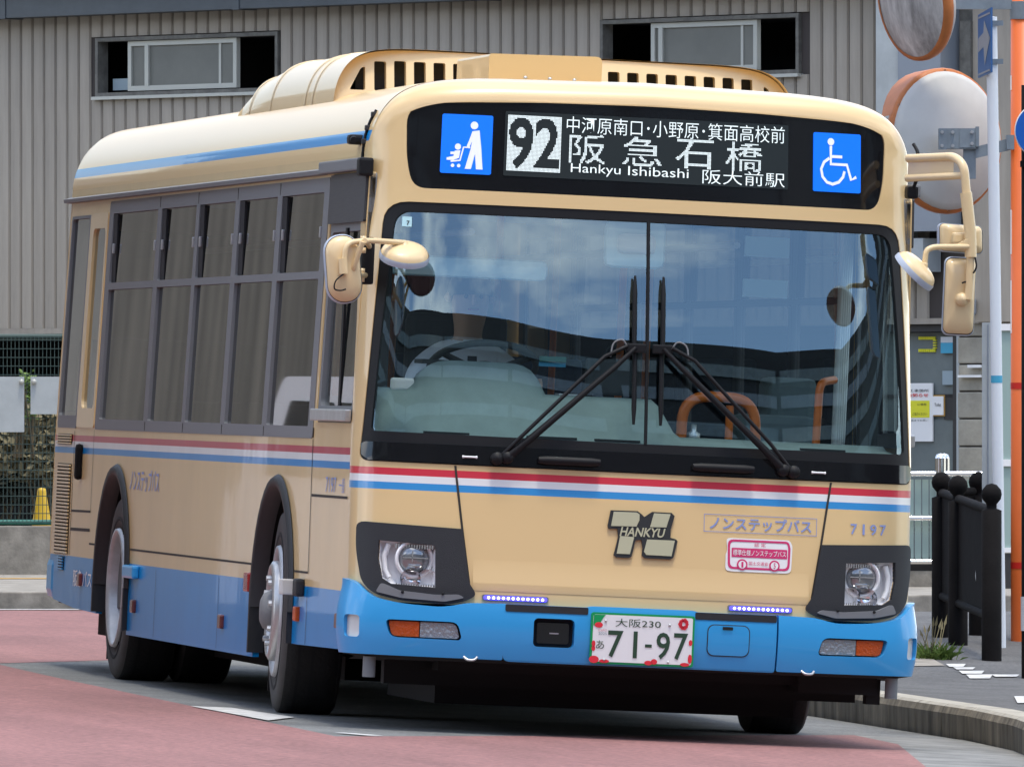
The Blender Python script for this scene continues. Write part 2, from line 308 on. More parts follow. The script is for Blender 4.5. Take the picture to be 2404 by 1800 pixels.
# ------------------------------------------------------------------ ground: the lane falls to the kerb, then the lot runs level
NB = MROT @ Vector((0, 0, 1)); HF = Vector((FWD.x, FWD.y, 0)).normalized(); HR = Vector((RGT.x, RGT.y, 0)).normalized()
ZLEV = CW.z - 1.06
def gz(x, y):
    d = (Vector((x, y, 0)) - CW).dot(HF); zb = -(NB.x * x + NB.y * y) / NB.z
    l = (Vector((x, y, 0)) - CW).dot(HR); t = min(1, max(0, (d - 55) / 11)); t = t * t * (3 - 2 * t)
    zb = max(-3, min(3, zb)) if d > 55 or d < -20 else zb
    if d < 20: t = min(1, max(0, (20 - d) / 30)); zb = zb * (1 - t) + (CW.z - 1.3) * t; t = 0
    return zb * (1 - t) + ZLEV * t
def bxy(x, y): w = MROT @ Vector((x, y, 0)); return w.x, w.y
def gsurf(x, y, off=0.): wx, wy = bxy(x, y); return Vector((wx, wy, gz(wx, wy) + off))      # bus-plan coordinates -> world ground
def wsurf(x, y, off=0.): return Vector((x, y, gz(x, y) + off))
def hit(u, v, off=0.):                               # pixel ray on the ground (+off), world
    r = rayw(u, v); lo, hi = 20., 400.
    for d in np.arange(20, 400, .25):
        p = CW + r * float(d)
        if p.z < gz(p.x, p.y) + off: hi = float(d); lo = hi - .25; break
    for _ in range(30):
        mid = (lo + hi) / 2; p = CW + r * mid
        if p.z < gz(p.x, p.y) + off: hi = mid
        else: lo = mid
    return CW + r * hi
def depth(p): return (Vector(p) - CW).dot(FWD)
gl = sorted(set([-600, -300, -150, -80] + list(np.arange(-50, 51, 5.)) + [80, 150, 300, 600])); gd = sorted(set([-300, -150, -80, -40] + list(np.arange(-20, 46, 6.)) + list(np.arange(48, 74, 2.)) + [80, 100, 150, 300, 700, 1500]))
GV = []; GF = []
for d in gd:
    for l in gl: p = CW + HF * float(d) + HR * float(l); GV.append((p.x, p.y, gz(p.x, p.y) - .05))
n_ = len(gl)
for i in range(len(gd) - 1):
    for j in range(n_ - 1): GF.append((i * n_ + j, i * n_ + j + 1, (i + 1) * n_ + j + 1, (i + 1) * n_ + j))
kind(mesh_obj('ground', GV, GF, 'asphalt', None, True), 'structure')
def busxy(p): q = MROT.transposed() @ Vector(p); return (q.x, q.y)
def ld(l, d): p = CW + HF * d + HR * l; return busxy((p.x, p.y, 0))
red = [ld(-6.2, 75.2), ld(.6, 75.2), (1.4, 15.0), (-1.55, 10.1), (-1.52, -1.3), (1.5, 2.6), (1.43, 1.27), (.84, -2.1), (-.2, -8), (-1.2, -12.5), (-5.4, -12.5), (-5.2, 8)]
kind(patch('red_pavement', red, [], gsurf, 'red_road', None, 2., .006, grid=True, stb=1.), 'structure')
bay = [(-1.52, -1.3), (1.5, 2.6), (1.9, 2.6), (2.0, 2.4), (2.0, 14), (1.4, 15), (-1.55, 10.1)]
kind(patch('bus_bay', bay, [], gsurf, 'bay', None, 1., .004), 'structure')
KL = [(2.02, 20), (2.02, 2.5), (1.9, 1.0), (1.72, -.2), (1.4, -2.6), (.3, -9), (-2.5, -25)]      # kerb line
gut = [(1.5, 2.6), (1.43, 1.27), (.84, -2.1), (-.2, -8), (-3, -24), (-2.5, -24), (.3, -9), (1.4, -2.6), (1.72, -.2), (1.9, 1.0), (2.01, 2.6)]
kind(patch('gutter', gut, [], gsurf, 'gutter', None, .7, .005), 'structure')
for nm, q in (('lane_marking', [(-1.56, 2.75), (-1.37, 2.75), (-1.27, 1.5), (-1.50, .75)]), ('lane_marking', [(-1.45, -.82), (-1.40, -.78), (-1.27, -1.0), (-1.34, -1.08)])):
    kind(patch(nm, q, [], gsurf, 'road_white', None, .5, .010), 'structure')
kind(patch('edge_line', [ld(-6.2, 75.05), ld(.6, 75.05), ld(.6, 75.3), ld(-6.2, 75.3)], [], gsurf, 'road_white', None, 2., .012), 'structure')
# sidewalk with kerb
def offs(line, w):
    o = []
    for i, p in enumerate(line):
        a = Vector(line[max(i - 1, 0)]); b = Vector(line[min(i + 1, len(line) - 1)]); t = (b - a).normalized(); o.append(tuple(Vector(p) + Vector((-t.y, t.x)) * w))
    return o
KI = offs(KL, .19)
walk = KI + [(30, -25), (30, 12), (9.5, 16.2), (2.2, 16.2)]
kind(patch('sidewalk', walk, [], gsurf, 'pavement', None, 1.2, .15, rim=.2, stb=.8), 'structure')
kline = dens(KL + KL[::-1][1:-1], 1.0)[:]           # one side only
kl = []
for i in range(len(KL) - 1):
    a, b = Vector(KL[i]), Vector(KL[i + 1]); k = max(1, round((b - a).length / .6))
    for j in range(k): kl.append((a.lerp(b, j / k), a.lerp(b, (j + 1) / k)))
KR = kind(bpy.data.objects.new('kerb', None), 'structure'); COL.objects.link(KR)
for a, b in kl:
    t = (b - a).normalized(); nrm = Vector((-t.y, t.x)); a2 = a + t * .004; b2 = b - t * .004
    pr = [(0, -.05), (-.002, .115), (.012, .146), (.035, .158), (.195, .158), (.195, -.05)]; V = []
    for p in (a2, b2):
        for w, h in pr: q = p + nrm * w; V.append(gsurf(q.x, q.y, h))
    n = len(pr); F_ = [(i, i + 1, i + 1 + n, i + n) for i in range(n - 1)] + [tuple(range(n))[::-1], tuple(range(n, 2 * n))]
    o = mesh_obj('kerb_stone', V, F_, None, KR, False, ['kerb', 'kerb_top_lit'], [0, 0, 1, 1, 0, 0, 0])  # tops use a lighter stone colour, light from above painted in
    if random.random() < .0: pass
# tactile bars, crossing paint and cracked concrete strip on the sidewalk
for (u0, v0, u1, v1) in ((2233, 1560, 2272, 1567), (2250, 1568, 2294, 1573), (2263, 1576, 2315, 1583), (2280, 1585, 2334, 1594), (2340, 1585, 2397, 1590), (2392, 1636, 2420, 1652)):
    q = [busxy(hit(a, b, .15)) for a, b in ((u0, v1), (u1 - 6, v1), (u1, v0), (u0 - 8, v0))]
    kind(patch('sidewalk_marking', q, [], gsurf, 'road_white', None, .6, .156), 'structure')
q = [busxy(hit(a, b, .15)) for a, b in ((2095, 1565), (2222, 1563), (2190, 1545), (2150, 1510), (2110, 1480), (2080, 1500))]
kind(patch('concrete_strip', q, [], gsurf, 'concrete', None, .8, .154), 'structure')

# ================================================================== BUS (bus frame: x picture-right, y backwards, z up; origin under the bumper)
BUS = empty('city_bus', M4, 'cream and blue city bus with route 92 display standing in the stop bay', 'bus')
W0, A0, NS = 1.2425, .36, 3.2
def yprof(z):
    if z < .62: return 0.
    if z < 1.165: return .055 * (z - .62) / .545
    if z < 1.30: return .055 + .126 * (z - 1.165)
    if z < 2.25: t = z - 1.3; return .072 + .123 * t + .051 * t * t
    return .235 + .11 * (z - 2.25)
def WD(z): return W0 - .04 * min(1., max(0., (z - 1.2) / 1.5))
th = np.linspace(0, math.pi / 2, 400)
PX = W0 * np.sin(th) ** (2 / NS); PY = A0 * (1 - np.cos(th) ** (2 / NS)); PX[0] = PY[0] = 0
PS = np.concatenate([[0], np.cumsum(np.hypot(np.diff(PX), np.diff(PY)))]); SMAX = float(PS[-1])
def sx(x): return math.copysign(float(np.interp(abs(x), PX, PS)), x)
def FS0(s, z):
    a = abs(s); x = float(np.interp(a, PS, PX)); y = float(np.interp(a, PS, PY)); return Vector((math.copysign(x * WD(z) / W0, s), y + yprof(z), z))
def FS(s, z, off=0.):
    p = FS0(s, z)
    if off:
        e = .004; n = (FS0(s + e, z) - FS0(s - e, z)).cross(FS0(s, z + e) - FS0(s, z - e)); p = p + n.normalized() * off
    return p
def FX(x, z, off=0.): return FS(sx(x), z, off)
def tos(poly): return [(sx(p[0]), *p[1:]) for p in poly]
def mir(poly): return [(-p[0], *p[1:]) for p in poly][::-1]
def sym(half): return half + mir(half)               # half outline with x>0, ordered top to bottom (clockwise) -> closed loop
# roof section
WT, ZB, HR_ = WD(2.5), 2.50, .372
def zroof(x): t = min(1, abs(x) / WT); return ZB + .33 * (1 - t ** 10) ** .5 + .042 * (1 - t * t)
tht = np.linspace(0, math.pi / 2, 34)
RX = [WT * max(0, math.cos(t)) ** (1 / 5) if t < math.pi / 2 - 1e-9 else 0. for t in tht]     # from side (W) to centre (0)
RXF = RX + [-x for x in RX[::-1][1:]]
def ztop(x): return zroof(x) - .10
# --- front shell
hw_out = [(1.173, 2.300, .10), (1.200, 1.757, .2), (1.219, 1.305, .1), (1.226, 1.166, .04)]
ws_outer = sym([(0.0, 2.302)] + hw_out + [(0.0, 1.163)])
def clean(p):
    o = []
    for q in p:
        if not o or (Vector(q[:2]) - Vector(o[-1][:2])).length > 1e-4: o.append(q)
    if (Vector(o[0][:2]) - Vector(o[-1][:2])).length < 1e-4: o.pop()
    return o
ws_outer = tos(fillet(clean(ws_outer), .035, 5))
ws_glass = tos(fillet(clean(sym([(0, 2.260), (1.128, 2.258, .07), (1.168, 1.758, .2), (1.190, 1.298, .02), (0, 1.292)])), .05, 5))
sign_out = tos(fillet(clean(sym([(0, 2.765), (.5, 2.758), (.9, 2.742), (1.103, 2.722, .09), (1.092, 2.48, .2), (1.06, 2.361, .13), (.5, 2.361), (0, 2.361)])), .1, 7))
lens_o = [(.906, .812), (1.05, .820), (1.138, .824), (1.140, .740), (1.124, .662), (1.085, .638), (.902, .629)]
bez_o = fillet([(.793, .888, .0), (1.219, .903, .03), (1.219, .78, .05), (1.198, .640, .05), (1.150, .592, .05), (1.04, .567, .05), (.85, .558, .05), (.765, .580, .03), (.722, .606, .03), (.757, .655, .02)], .02)
top = [(sx(x * W0 / WT) if abs(x) < WT - 1e-6 else math.copysign(SMAX, x), ztop(x)) for x in RXF]
shell_out = top + [(-SMAX, .56), (SMAX, .56)]
panel_line = [(.831, 1.161), (.793, .888), (.757, .655)]
patch('front_shell', shell_out, [ws_outer, sign_out, tos(lens_o), tos(mir(lens_o))], FS, 'paint_front', BUS, .06, 0., rim=.03, stb=.03)
V = []; nphi = 6                                    # rounded brow joining front and roof
for x in RXF:
    s = sx(x * W0 / WT) if abs(x) < WT - 1e-6 else math.copysign(SMAX, x); zt = ztop(x); p0 = FS(s, zt); bk = .17 * max(0, (1 - (abs(x) / WT) ** 8))
    for k in range(nphi + 1): f = math.pi / 2 * k / nphi; V.append((p0.x, p0.y + bk * (1 - math.cos(f)), zt + .10 * math.sin(f)))
nf = nphi + 1
mesh_obj('roof_brow', V, [(i * nf + k, i * nf + k + 1, (i + 1) * nf + k + 1, (i + 1) * nf + k) for i in range(len(RXF) - 1) for k in range(nphi)], 'paint', BUS, True)
# --- roof
V = []; ys = [None, 1.0, 1.6, 2.4, 3.5, 5, 6.5, 8, 9.3, 10.0, 10.25, 10.38, 10.43]
for i, x in enumerate(RXF):
    y0 = Vector(V[0] if False else (0, 0, 0)).x
    s = sx(x * W0 / WT) if abs(x) < WT - 1e-6 else math.copysign(SMAX, x); y0 = FS(s, ztop(x)).y + .17 * max(0, (1 - (abs(x) / WT) ** 8))
    for k, y in enumerate(ys):
        yy = y0 if k == 0 else max(y, y0 + .01 * k); dz = {10.25: .0, 10.38: .02, 10.43: .06}.get(y, 0) * (zroof(x) - ZB) / HR_
        V.append((x, yy, zroof(x) - dz))
ny = len(ys)
mesh_obj('roof', V, [(i * ny + k, i * ny + k + 1, (i + 1) * ny + k + 1, (i + 1) * ny + k) for i in range(len(RXF) - 1) for k in range(ny - 1)], 'paint_roof', BUS, True)
# --- sides
YF, YR, ZA, RA = 2.47, 7.92, .47, .575               # axles, arch
def side_surf(sg): return lambda y, z, off=0.: Vector((sg * (WD(z) + off), y, z))
def side_outline():
    fe = [(yprof(z) + A0 * 1.0, z) for z in (2.5, 2.25, 1.8, 1.3, 1.165, .62, .34)]
    a1 = [(YF + RA * math.cos(math.radians(q)), ZA + RA * math.sin(math.radians(q))) for q in range(180, -1, -9)]
    a2 = [(YR + RA * math.cos(math.radians(q)), ZA + RA * math.sin(math.radians(q))) for q in range(180, -1, -9)]
    return fe + [(1.7, .33), (YF - RA, .33)] + a1 + [(YF + RA, .24), (YR - RA, .24)] + a2 + [(YR + RA, .32), (9.4, .33), (10.2, .36), (10.40, .42), (10.40, 2.5)]
winrect = rrect(1.52, 8.86, 1.252, 2.418, .03); drv = rrect(.44, 1.47, 1.325, 2.428, .03); emg = rrect(8.925, 9.43, 1.345, 2.30, .05); rearw = rrect(9.58, 10.33, 1.255, 2.36, .03)
cols = [(7.06, 8.71), (5.71, 6.92), (4.41, 5.60), (3.07, 4.27), (1.67, 2.93)]
for sg in (-1, 1):
    SS = side_surf(sg); fl = sg > 0                  # outline (y,z): for sg=-1 outward is -x
    patch('side_shell', side_outline(), [winrect, drv, emg, rearw] if sg < 0 else [winrect, drv, rearw], SS, 'paint_side', BUS, .16, 0., rim=.03, flip=not fl, stb=.09)
    panes = [rrect(a, b, 2.0, 2.354, .012) for a, b in cols] + [rrect(a, b, 1.306, 1.966, .012) for a, b in cols]
    wf = patch('window_surround', winrect, panes, SS, 'gray_frame', BUS, .3, .004, rim=.03, flip=not fl, stb=.15)
    for i, (a, b) in enumerate(cols):
        for (z0, z1) in ((1.306, 1.966), (2.0, 2.354)):
            w = patch('window_pane', rrect(a - .004, b + .004, z0 - .004, z1 + .004, .012), [], SS, 'side_glass', wf, .5, -.012, flip=not fl)
        mb = MB(); xx = sg * (WD(2.17) - .004)       # sliding-sash stile and two finger latches of the upper pane
        mb.box((min(xx, xx - sg * .012), b - .14, 2.004), (max(xx, xx - sg * .012), b - .002, 2.35)); mb.build('sash_stile', 'void', wf)
        for yy in (a + .03, b - .09):
            mb = MB(); mb.bbox((min(xx, xx + sg * .014), yy - .012, 2.15), (max(xx, xx + sg * .014), yy + .012, 2.20), .004); mb.build('latch', 'satin', wf)
        if i: 
            mb = MB(); yb = (cols[i][1] + cols[i - 1][0]) / 2; xo = sg * (WD(1.6) + .006)
    for yy in (1.5, 3.0, 4.34, 5.655, 6.99):         # fine joints in the surround
        mb = MB(); 
        for z0, z1 in ((1.256, 1.30), (2.36, 2.414)):
            x = sg * (WD((z0 + z1) / 2) + .0055); mb.box((min(x, x - sg * .004), yy - .006, z0), (max(x, x - sg * .004), yy + .006, z1))
        mb.build('surround_joint', 'seam', wf)
    # cab window (driver side) / door glazing
    fr_ = patch('cab_window_frame', drv, [rrect(.50, 1.41, 1.40, 2.17, .03)], SS, 'gray_frame', BUS, .3, -.006, rim=.03, flip=not fl, stb=.15)
    patch('blind_panel', rrect(.45, 1.46, 2.207, 2.424, .01), [], SS, 'dark_panel', fr_, .3, .012, rim=.012, flip=not fl)
    patch('cab_window_pane', rrect(.49, .93, 1.39, 2.18, .03), [], SS, 'cab_glass', fr_, .4, -.02, flip=not fl)
    patch('cab_window_pane', rrect(.97, 1.42, 1.39, 2.18, .03), [], SS, 'cab_glass', fr_, .4, -.026, flip=not fl)
    x = sg * (WD(1.8) - .018); mb = MB(); mb.box((min(x, x + sg * .012), .925, 1.385), (max(x, x + sg * .012), .975, 2.185)); mb.build('window_bar', 'rubber', fr_)
    x = sg * (WD(1.35) + .004); mb = MB(); mb.bbox((min(x, x + sg * .03), .44, 1.332), (max(x, x + sg * .03), 1.44, 1.385), .006); mb.build('window_sill', 'alu', fr_)
    if sg < 0:
        ed = patch('emergency_door_frame', rrect(8.885, 9.55, 1.26, 2.365, .02), [rrect(8.94, 9.415, 1.36, 2.285, .05)], SS, 'paint', BUS, .3, .008, rim=.02, flip=not fl, stb=.1)
        patch('door_pane', rrect(8.93, 9.425, 1.35, 2.295, .05), [], SS, 'side_glass', ed, .4, -.006, flip=not fl)
        mb = MB(); mb.bbox((-1.275, 9.28, .99), (-1.238, 9.37, 1.175), .02); mb.build('door_handle', 'iron', ed)
    rw = patch('rear_side_surround', rearw, [rrect(9.62, 10.29, 1.32, 2.345, .02)], SS, 'gray_frame', BUS, .3, .004, rim=.02, flip=not fl)
    patch('window_pane', rrect(9.61, 10.30, 1.31, 2.355, .02), [], SS, 'side_glass', rw, .4, -.01, flip=not fl)
    # gutter rail above the windows
    mb = MB(); pr = [(.0, 2.43), (.034, 2.432), (.038, 2.450), (.0, 2.462)]; V = []
    for y in (1.64, 4, 7, 10.5):
        for o, z in pr: V.append((sg * (WD(2.44) - .002 + o), y, z))
    mb.add(V, [(i * 4 + k, i * 4 + (k + 1) % 4, (i + 1) * 4 + (k + 1) % 4, (i + 1) * 4 + k) for i in range(3) for k in range(4)] + [(3, 2, 1, 0), (12, 13, 14, 15)])
    mb.build('rain_gutter', 'gray_frame', BUS)
    mb = MB(); x = sg * (WD(2.45) - .004); mb.bbox((min(x, x + sg * .045), .45, 2.432), (max(x, x + sg * .045), 1.66, 2.486), .008); mb.build('rain_gutter', 'gray_frame', BUS)
    # painted-body joints
    def strip(y0, z0, y1, z1, w=.010, nm='panel_joint', m='seam', o=.0025):
        v = Vector((y1 - y0, z1 - z0)); n = Vector((-v.y, v.x)).normalized() * w / 2; k = max(1, int(v.length / .5)); V = []
        for i in range(k + 1):
            c = Vector((y0, z0)) + v * i / k
            for q in (-1, 1): V.append(SS(c.x + n.x * q, c.y + n.y * q, o))
        return mesh_obj(nm, V, [(2 * i, 2 * i + 1, 2 * i + 3, 2 * i + 2) for i in range(k)], m, BUS)
    strip(YF + RA + .03, .664, YR - RA - .03, .664); strip(YR + RA + .03, .668, 8.87, .668); strip(1.46, .655, YF - RA - .02, .655)
    strip(1.50, 1.25, 1.46, .66, .012); strip(.43, 1.0, 1.46, 1.0, .012); strip(9.63, 1.24, 9.63, .60, .012); strip(8.87, 1.25, 8.87, .83, .008); strip(8.87, .832, 9.62, .828, .012); strip(8.87, .737, 9.62, .733, .016)
    strip(6.35, .58, 6.35, .25, .006); strip(4.2, .58, 4.2, .25, .006); strip(1.46, .58, 1.46, .335, .008)
    # wheel-arch lips, wells
    for yc in (YF, YR):
        mb = MB(); n = 20; V = []
        for i in range(n + 1):
            q = math.radians(198 - 216 * i / n); q = math.radians(180 - 180 * i / n); c, s = math.cos(q), math.sin(q)
            for r, o in ((RA - .03, -.05), (RA - .012, .022), (RA + .022, .026), (RA + .04, .004)):
                y, z = yc + r * c, ZA + r * s; V.append((sg * (WD(z) + o), y, z))
        for zz, i0 in ((.30, 0), (.30, n)): pass
        mb.add(V, [(i * 4 + k, i * 4 + k + 1, (i + 1) * 4 + k + 1, (i + 1) * 4 + k) for i in range(n) for k in range(3)], True)
        for q in (-1, 1):                            # straight ends down to the skirt
            y = yc + q * (RA + .005); x = sg * (W0 + .002); mb.box((min(x - sg * .05, x + sg * .024), y - .016, .26 if (yc == YF) == (q > 0) else .33), (max(x - sg * .05, x + sg * .024), y + .016, ZA))
        mb.build('arch_lip', 'bezel', BUS)
        V = []
        for i in range(n + 1):
            q = math.pi - math.pi * i / n
            for x in (1.225, .62): V.append((sg * x, yc + (RA - .01) * math.cos(q), ZA + (RA - .01) * math.sin(q)))
        V += [(sg * .62, yc - RA, .2), (sg * .62, yc + RA, .2)]
        mesh_obj('wheel_well', V, [(2 * i, 2 * i + 1, 2 * i + 3, 2 * i + 2) for i in range(n)] + [tuple([2 * i + 1 for i in range(n + 1)])] , 'under', BUS)
    # engine-bay louvres
    if True:
        for (y0, y1, z0, z1, k) in ((9.70, 10.24, .60, 1.07, 26), (9.72, 10.28, 1.168, 1.224, 4), (9.83, 10.05, .515, .588, 5)):
            g = patch('louvre_panel', rrect(y0, y1, z0, z1, .006), [], SS, 'seam', BUS, .3, .0035, flip=not fl); mb = MB()
            for i in range(k):
                z = z0 + (z1 - z0) * (i + .5) / k; h = (z1 - z0) / k * .27; x = sg * (WD(z) + .004)
                mb.cur = 0; mb.box((min(x, x + sg * .008), y0 + .008, z - h), (max(x, x + sg * .008), y1 - .008, z + h))
            kind(mb.build('louvre', 'paint' if z0 > .59 else 'paint_blue', g), 'stuff')
    for y, z, m in ((7.07, .387, 'brown_lens'), (4.04, .379, 'brown_lens'), (1.71, .466, 'amber'), (.50, .462, 'brown_lens'), (9.12, .48, 'brown_lens')):
        x = sg * W0; mb = MB(); mb.bbox((min(x - sg * .005, x + sg * .02), y - .045, z - .033), (max(x - sg * .005, x + sg * .02), y + .045, z + .033), .008); mb.build('marker_lamp', m, BUS)
    mb = MB(); x = sg * W0; mb.bbox((min(x, x + sg * .035), 6.97, .522), (max(x, x + sg * .035), 7.35, .588), .012); mb.build('filler_cover', 'paint_blue', BUS)
    mb = MB(); mb.bbox((min(x, x + sg * .03), 3.10, .535), (max(x, x + sg * .03), 3.24, .625), .01); mb.build('side_reflector', 'red_lens', BUS)
    lm = MB(); lm.bbox((min(x, x + sg * .04), 1.55, .545), (max(x, x + sg * .04), 1.66, .625), .012); lo = lm.build('side_turn_lamp', 'bezel', BUS)
    mb = MB()
    for i in range(5): mb.bbox((min(x + sg * .03, x + sg * .085), 1.665 + .02 * i, .55), (max(x + sg * .03, x + sg * .085), 1.683 + .02 * i, .62), .006)
    mb.build('lamp_lens', 'white_lens', lo)
# rear cap
RC = [(x, 10.42, z) for x, z in [(-W0, .4), (W0, .4), (W0, 1.2)] + [(x, zroof(x) - .06 * (zroof(x) - ZB) / HR_) for x in RXF] + [(-W0, 1.2)]]
mesh_obj('rear_panel', RC, [tuple(range(len(RC)))], 'paint', BUS)
mb = MB(); mb.bbox((-1.25, 10.22, .36), (1.25, 10.50, .585), .05); mb.build('rear_bumper', 'paint_blue', BUS)
for sg in (-1, 1):
    mb = MB(); mb.bbox((sg * 1.12 - .08, 10.41, .95), (sg * 1.12 + .08, 10.45, 1.35), .02); mb.build('tail_lamp', 'red_lens', BUS)
mb = MB(); mb.box((-1.0, 10.415, 1.4), (1.0, 10.43, 2.3)); mb.build('rear_window', 'black_gloss', BUS)
# underbody
mb = MB(); mb.box((-.84, .25, .27), (.84, 10.2, .36)); mb.box((-1.2, .28, .34), (1.2, 1.88, .38)); mb.box((-1.2, 3.07, .26), (1.2, 7.33, .36)); mb.box((-1.2, 8.52, .34), (1.2, 10.3, .42)); mb.build('underbody', 'under', BUS)
mb = MB(); mb.box((-.80, .55, .12), (.80, 1.85, .30)); mb.box((-.62, 1.8, .17), (.62, 3.2, .30)); mb.box((-.8, 3.1, .15), (.8, 7.3, .28)); mb.box((-1.05, .42, .20), (1.05, .50, .34)); mb.box((-.55, 7.3, .17), (.55, 10., .3)); mb.build('chassis_frame', 'under', BUS)
mb = MB(); mb.box((-1.12, 8.55, .20), (-.7, 9.3, .36)); mb.build('exhaust_box', 'under', BUS)
mb = MB(); mb.box((-.8, YF - .08, .36), (.8, YF + .08, .52)); mb.box((-.8, YR - .12, .30), (.8, YR + .12, .55)); mb.lathe([(0.01, -.25), (.2, -.2), (.25, 0), (.2, .2), (.01, .25)], (0, YR, .45), (0, 1, 0), 16); mb.build('axle_beam', 'under', BUS)
for sg in (-1, 1):
    for y in (3.0, 8.56):
        mb = MB(); mb.box((sg * 1.02 - .15, y, .09), (sg * 1.02 + .15, y + .012, .42)); mb.build('mud_flap', 'rubber', BUS)
# --- wheels
def wheel(name, cx, y, sg, front, steer=0.):
    ax = Vector((sg, 0, 0)); z = .463; R = .463
    if steer: ax = Matrix.Rotation(steer, 3, 'Z') @ ax
    o = Vector((cx, y, z)); hw = .137 if front else .135
    def tyre_prof(c): return [(.292, c - hw * .80), (.33, c - hw), (.40, c - hw * 1.02), (.440, c - hw * .97), (.458, c - hw * .86), (R, c - hw * .5), (R, c + hw * .5), (.458, c + hw * .86), (.440, c + hw * .97), (.40, c + hw * 1.02), (.33, c + hw), (.292, c + hw * .80)]
    w = None; rims = []
    cs = [0.] if front else [0., -.292]
    mb = MB()
    for c in cs: mb.lathe(tyre_prof(c), o, ax, 56)
    mb.m = [1 if (i // 56) % 11 in (0, 1, 2, 3, 7, 8, 9, 10) else 0 for i in range(len(mb.F))]
    w = mb.build(name, 'tyre', BUS, ['tyre', 'tyre_side_lit'])  # sidewalls use a lighter rubber copy, light painted into the colour
    nring = MB(); nring.lathe([(.338, hw * 1.012), (.345, hw * 1.035), (.352, hw * 1.03), (.358, hw * 1.02)], o, ax, 48)
    for c in cs[:1]:                                  # tread grooves
        for gx in (-.5, 0, .5):
            nring.lathe([(R + .001, c + hw * gx * .9 - .006), (R + .001, c + hw * gx * .9 + .006)], o, ax, 48)
    nring.build('tread_groove', 'under', w)
    mb = MB()
    if front:
        mb.lathe([(.300, .135), (.295, .150), (.280, .150), (.268, .132), (.258, .10), (.235, .085), (.225, .09), (.17, .125), (.150, .135), (.08, .14), (.0, .14)], o, ax, 48); mb.lathe([(.292, -.11), (.29, .13)], o, ax, 40)
    else:
        mb.lathe([(.300, .133), (.296, .150), (.282, .150), (.270, .130), (.262, .06), (.250, -.02), (.236, -.07), (.20, -.085), (.15, -.08), (.12, -.06), (.10, .05), (.0, .06)], o, ax, 48)
    rim = mb.build('rim', 'rim_steel', w)
    a = ax.orthogonal().normalized(); b = ax.cross(a); h0 = .13 if front else -.08
    for k in range(8 if front else 10):
        q = 2 * math.pi * (k + .3) / (8 if front else 10); c = o + (a * math.cos(q) + b * math.sin(q)) * (.150 if front else .168)
        nb = MB(); nb.lathe([(.024, h0 - .01), (.024, h0 + .028), (.015, h0 + .034), (.013, h0 + .06), (.0, h0 + .062)], c, ax, 8, False); nb.build('wheel_nut', 'satin', rim)
    if front:
        mb = MB(); mb.lathe([(.095, .13), (.092, .17), (.08, .20), (.05, .215), (.0, .217)], o, ax, 28); mb.build('hub_cap', 'gray_frame', rim)
        mb = MB(); mb.lathe([(.205, .10), (.230, .125), (.226, .165), (.205, .178), (.186, .165), (.182, .125), (.205, .10)], o, ax, 40); mb.build('nut_guard', 'alu', rim)
    return w
wheel('front_wheel', -1.085, YF, -1, True, math.radians(-4)); wheel('front_wheel', 1.085, YF, 1, True, math.radians(-4))
wheel('rear_wheel', -1.085, YR, -1, False); wheel('rear_wheel', 1.085, YR, 1, False)

# --- front details
wsf = patch('windscreen_seal', ws_outer, [ws_glass], FS, 'rubber', BUS, .05, -.004, rim=.02, stb=.03)
patch('windscreen_trim', tos(clean(sym([(0, 2.288), (1.10, 2.286), (1.142, 2.262), (1.152, 2.20), (1.145, 2.2), (1.137, 2.252), (1.10, 2.276), (0, 2.278)]))), [], FS, 'gray_frame', wsf, .05, .003) if False else None
band = tos(clean(sym([(0, 1.252), (1.2, 1.249), (1.216, 1.24), (1.214, 1.193), (1.188, 1.170), (0, 1.166)])))
patch('scuttle_band', band, [], FS, 'black_gloss', BUS, .06, .008, rim=.015, stb=.03)
patch('windscreen_glass', ws_glass, [], FS, 'windscreen', BUS, .05, -.012, stb=.04)
mb = MB(); mb.tube([FX(0, z, -.006) for z in np.linspace(1.293, 2.259, 12)], .0075, 6); mb.build('windscreen_divider', 'rubber', BUS)
def frect(nm, x0, x1, z0, z1, m, par, off, r=.006, rim=0., holes=()): return patch(nm, tos(rrect(x0, x1, z0, z1, r)), [tos(h) for h in holes], FS, m, par, .05, off, rim=rim, stb=.03)
# destination sign
sg_ = patch('destination_sign', sign_out, [], FS, 'black_gloss', BUS, .05, -.006, stb=.03)
frect('display_panel', -.665, .635, 2.432, 2.714, 'led_panel', sg_, -.003)
led_text('route_number', '92', -.646, -.416, 2.464, 2.690, .0058, FX, 'led_white', sg_, .0, .022, True, (-.653, -.410, 2.455, 2.699))
text('destination_text', '中河原南口･小野原･箕面高校前', -.386, .617, 2.632, 2.705, FX, 'led_white', sg_, .0, -.007)
for k, (ch, a, b) in enumerate((('阪', -.372, -.205), ('急', -.128, .052), ('石', .115, .288), ('橋', .345, .514))): led_text('destination_text', ch, a, b, 2.502, 2.628, .0058, FX, 'led_white', sg_, .0, .0)
text('destination_text', 'Hankyu', -.361, -.135, 2.449, 2.500, FX, 'led_white', sg_, .0, -.004); text('destination_text', 'Ishibashi', -.100, .176, 2.460, 2.500, FX, 'led_white', sg_, .0, -.004)
text('destination_text', '阪大前駅', .240, .619, 2.440, 2.502, FX, 'led_white', sg_, .0, -.007)
def flat(nm, polys, org, sc, m, par, off=.0035):
    V = []; Fc = []
    for p in polys:
        n = len(V); V += [FX(org[0] + a * sc[0], org[1] + b * sc[1], off) for a, b in p]; Fc.append(tuple(range(n, n + len(p))))
    return mesh_obj(nm, V, Fc, m, par)
def disc(cx, cy, r, n=20, ry=None): return [(cx + r * math.cos(2 * math.pi * k / n), cy + (ry or r) * math.sin(2 * math.pi * k / n)) for k in range(n)]
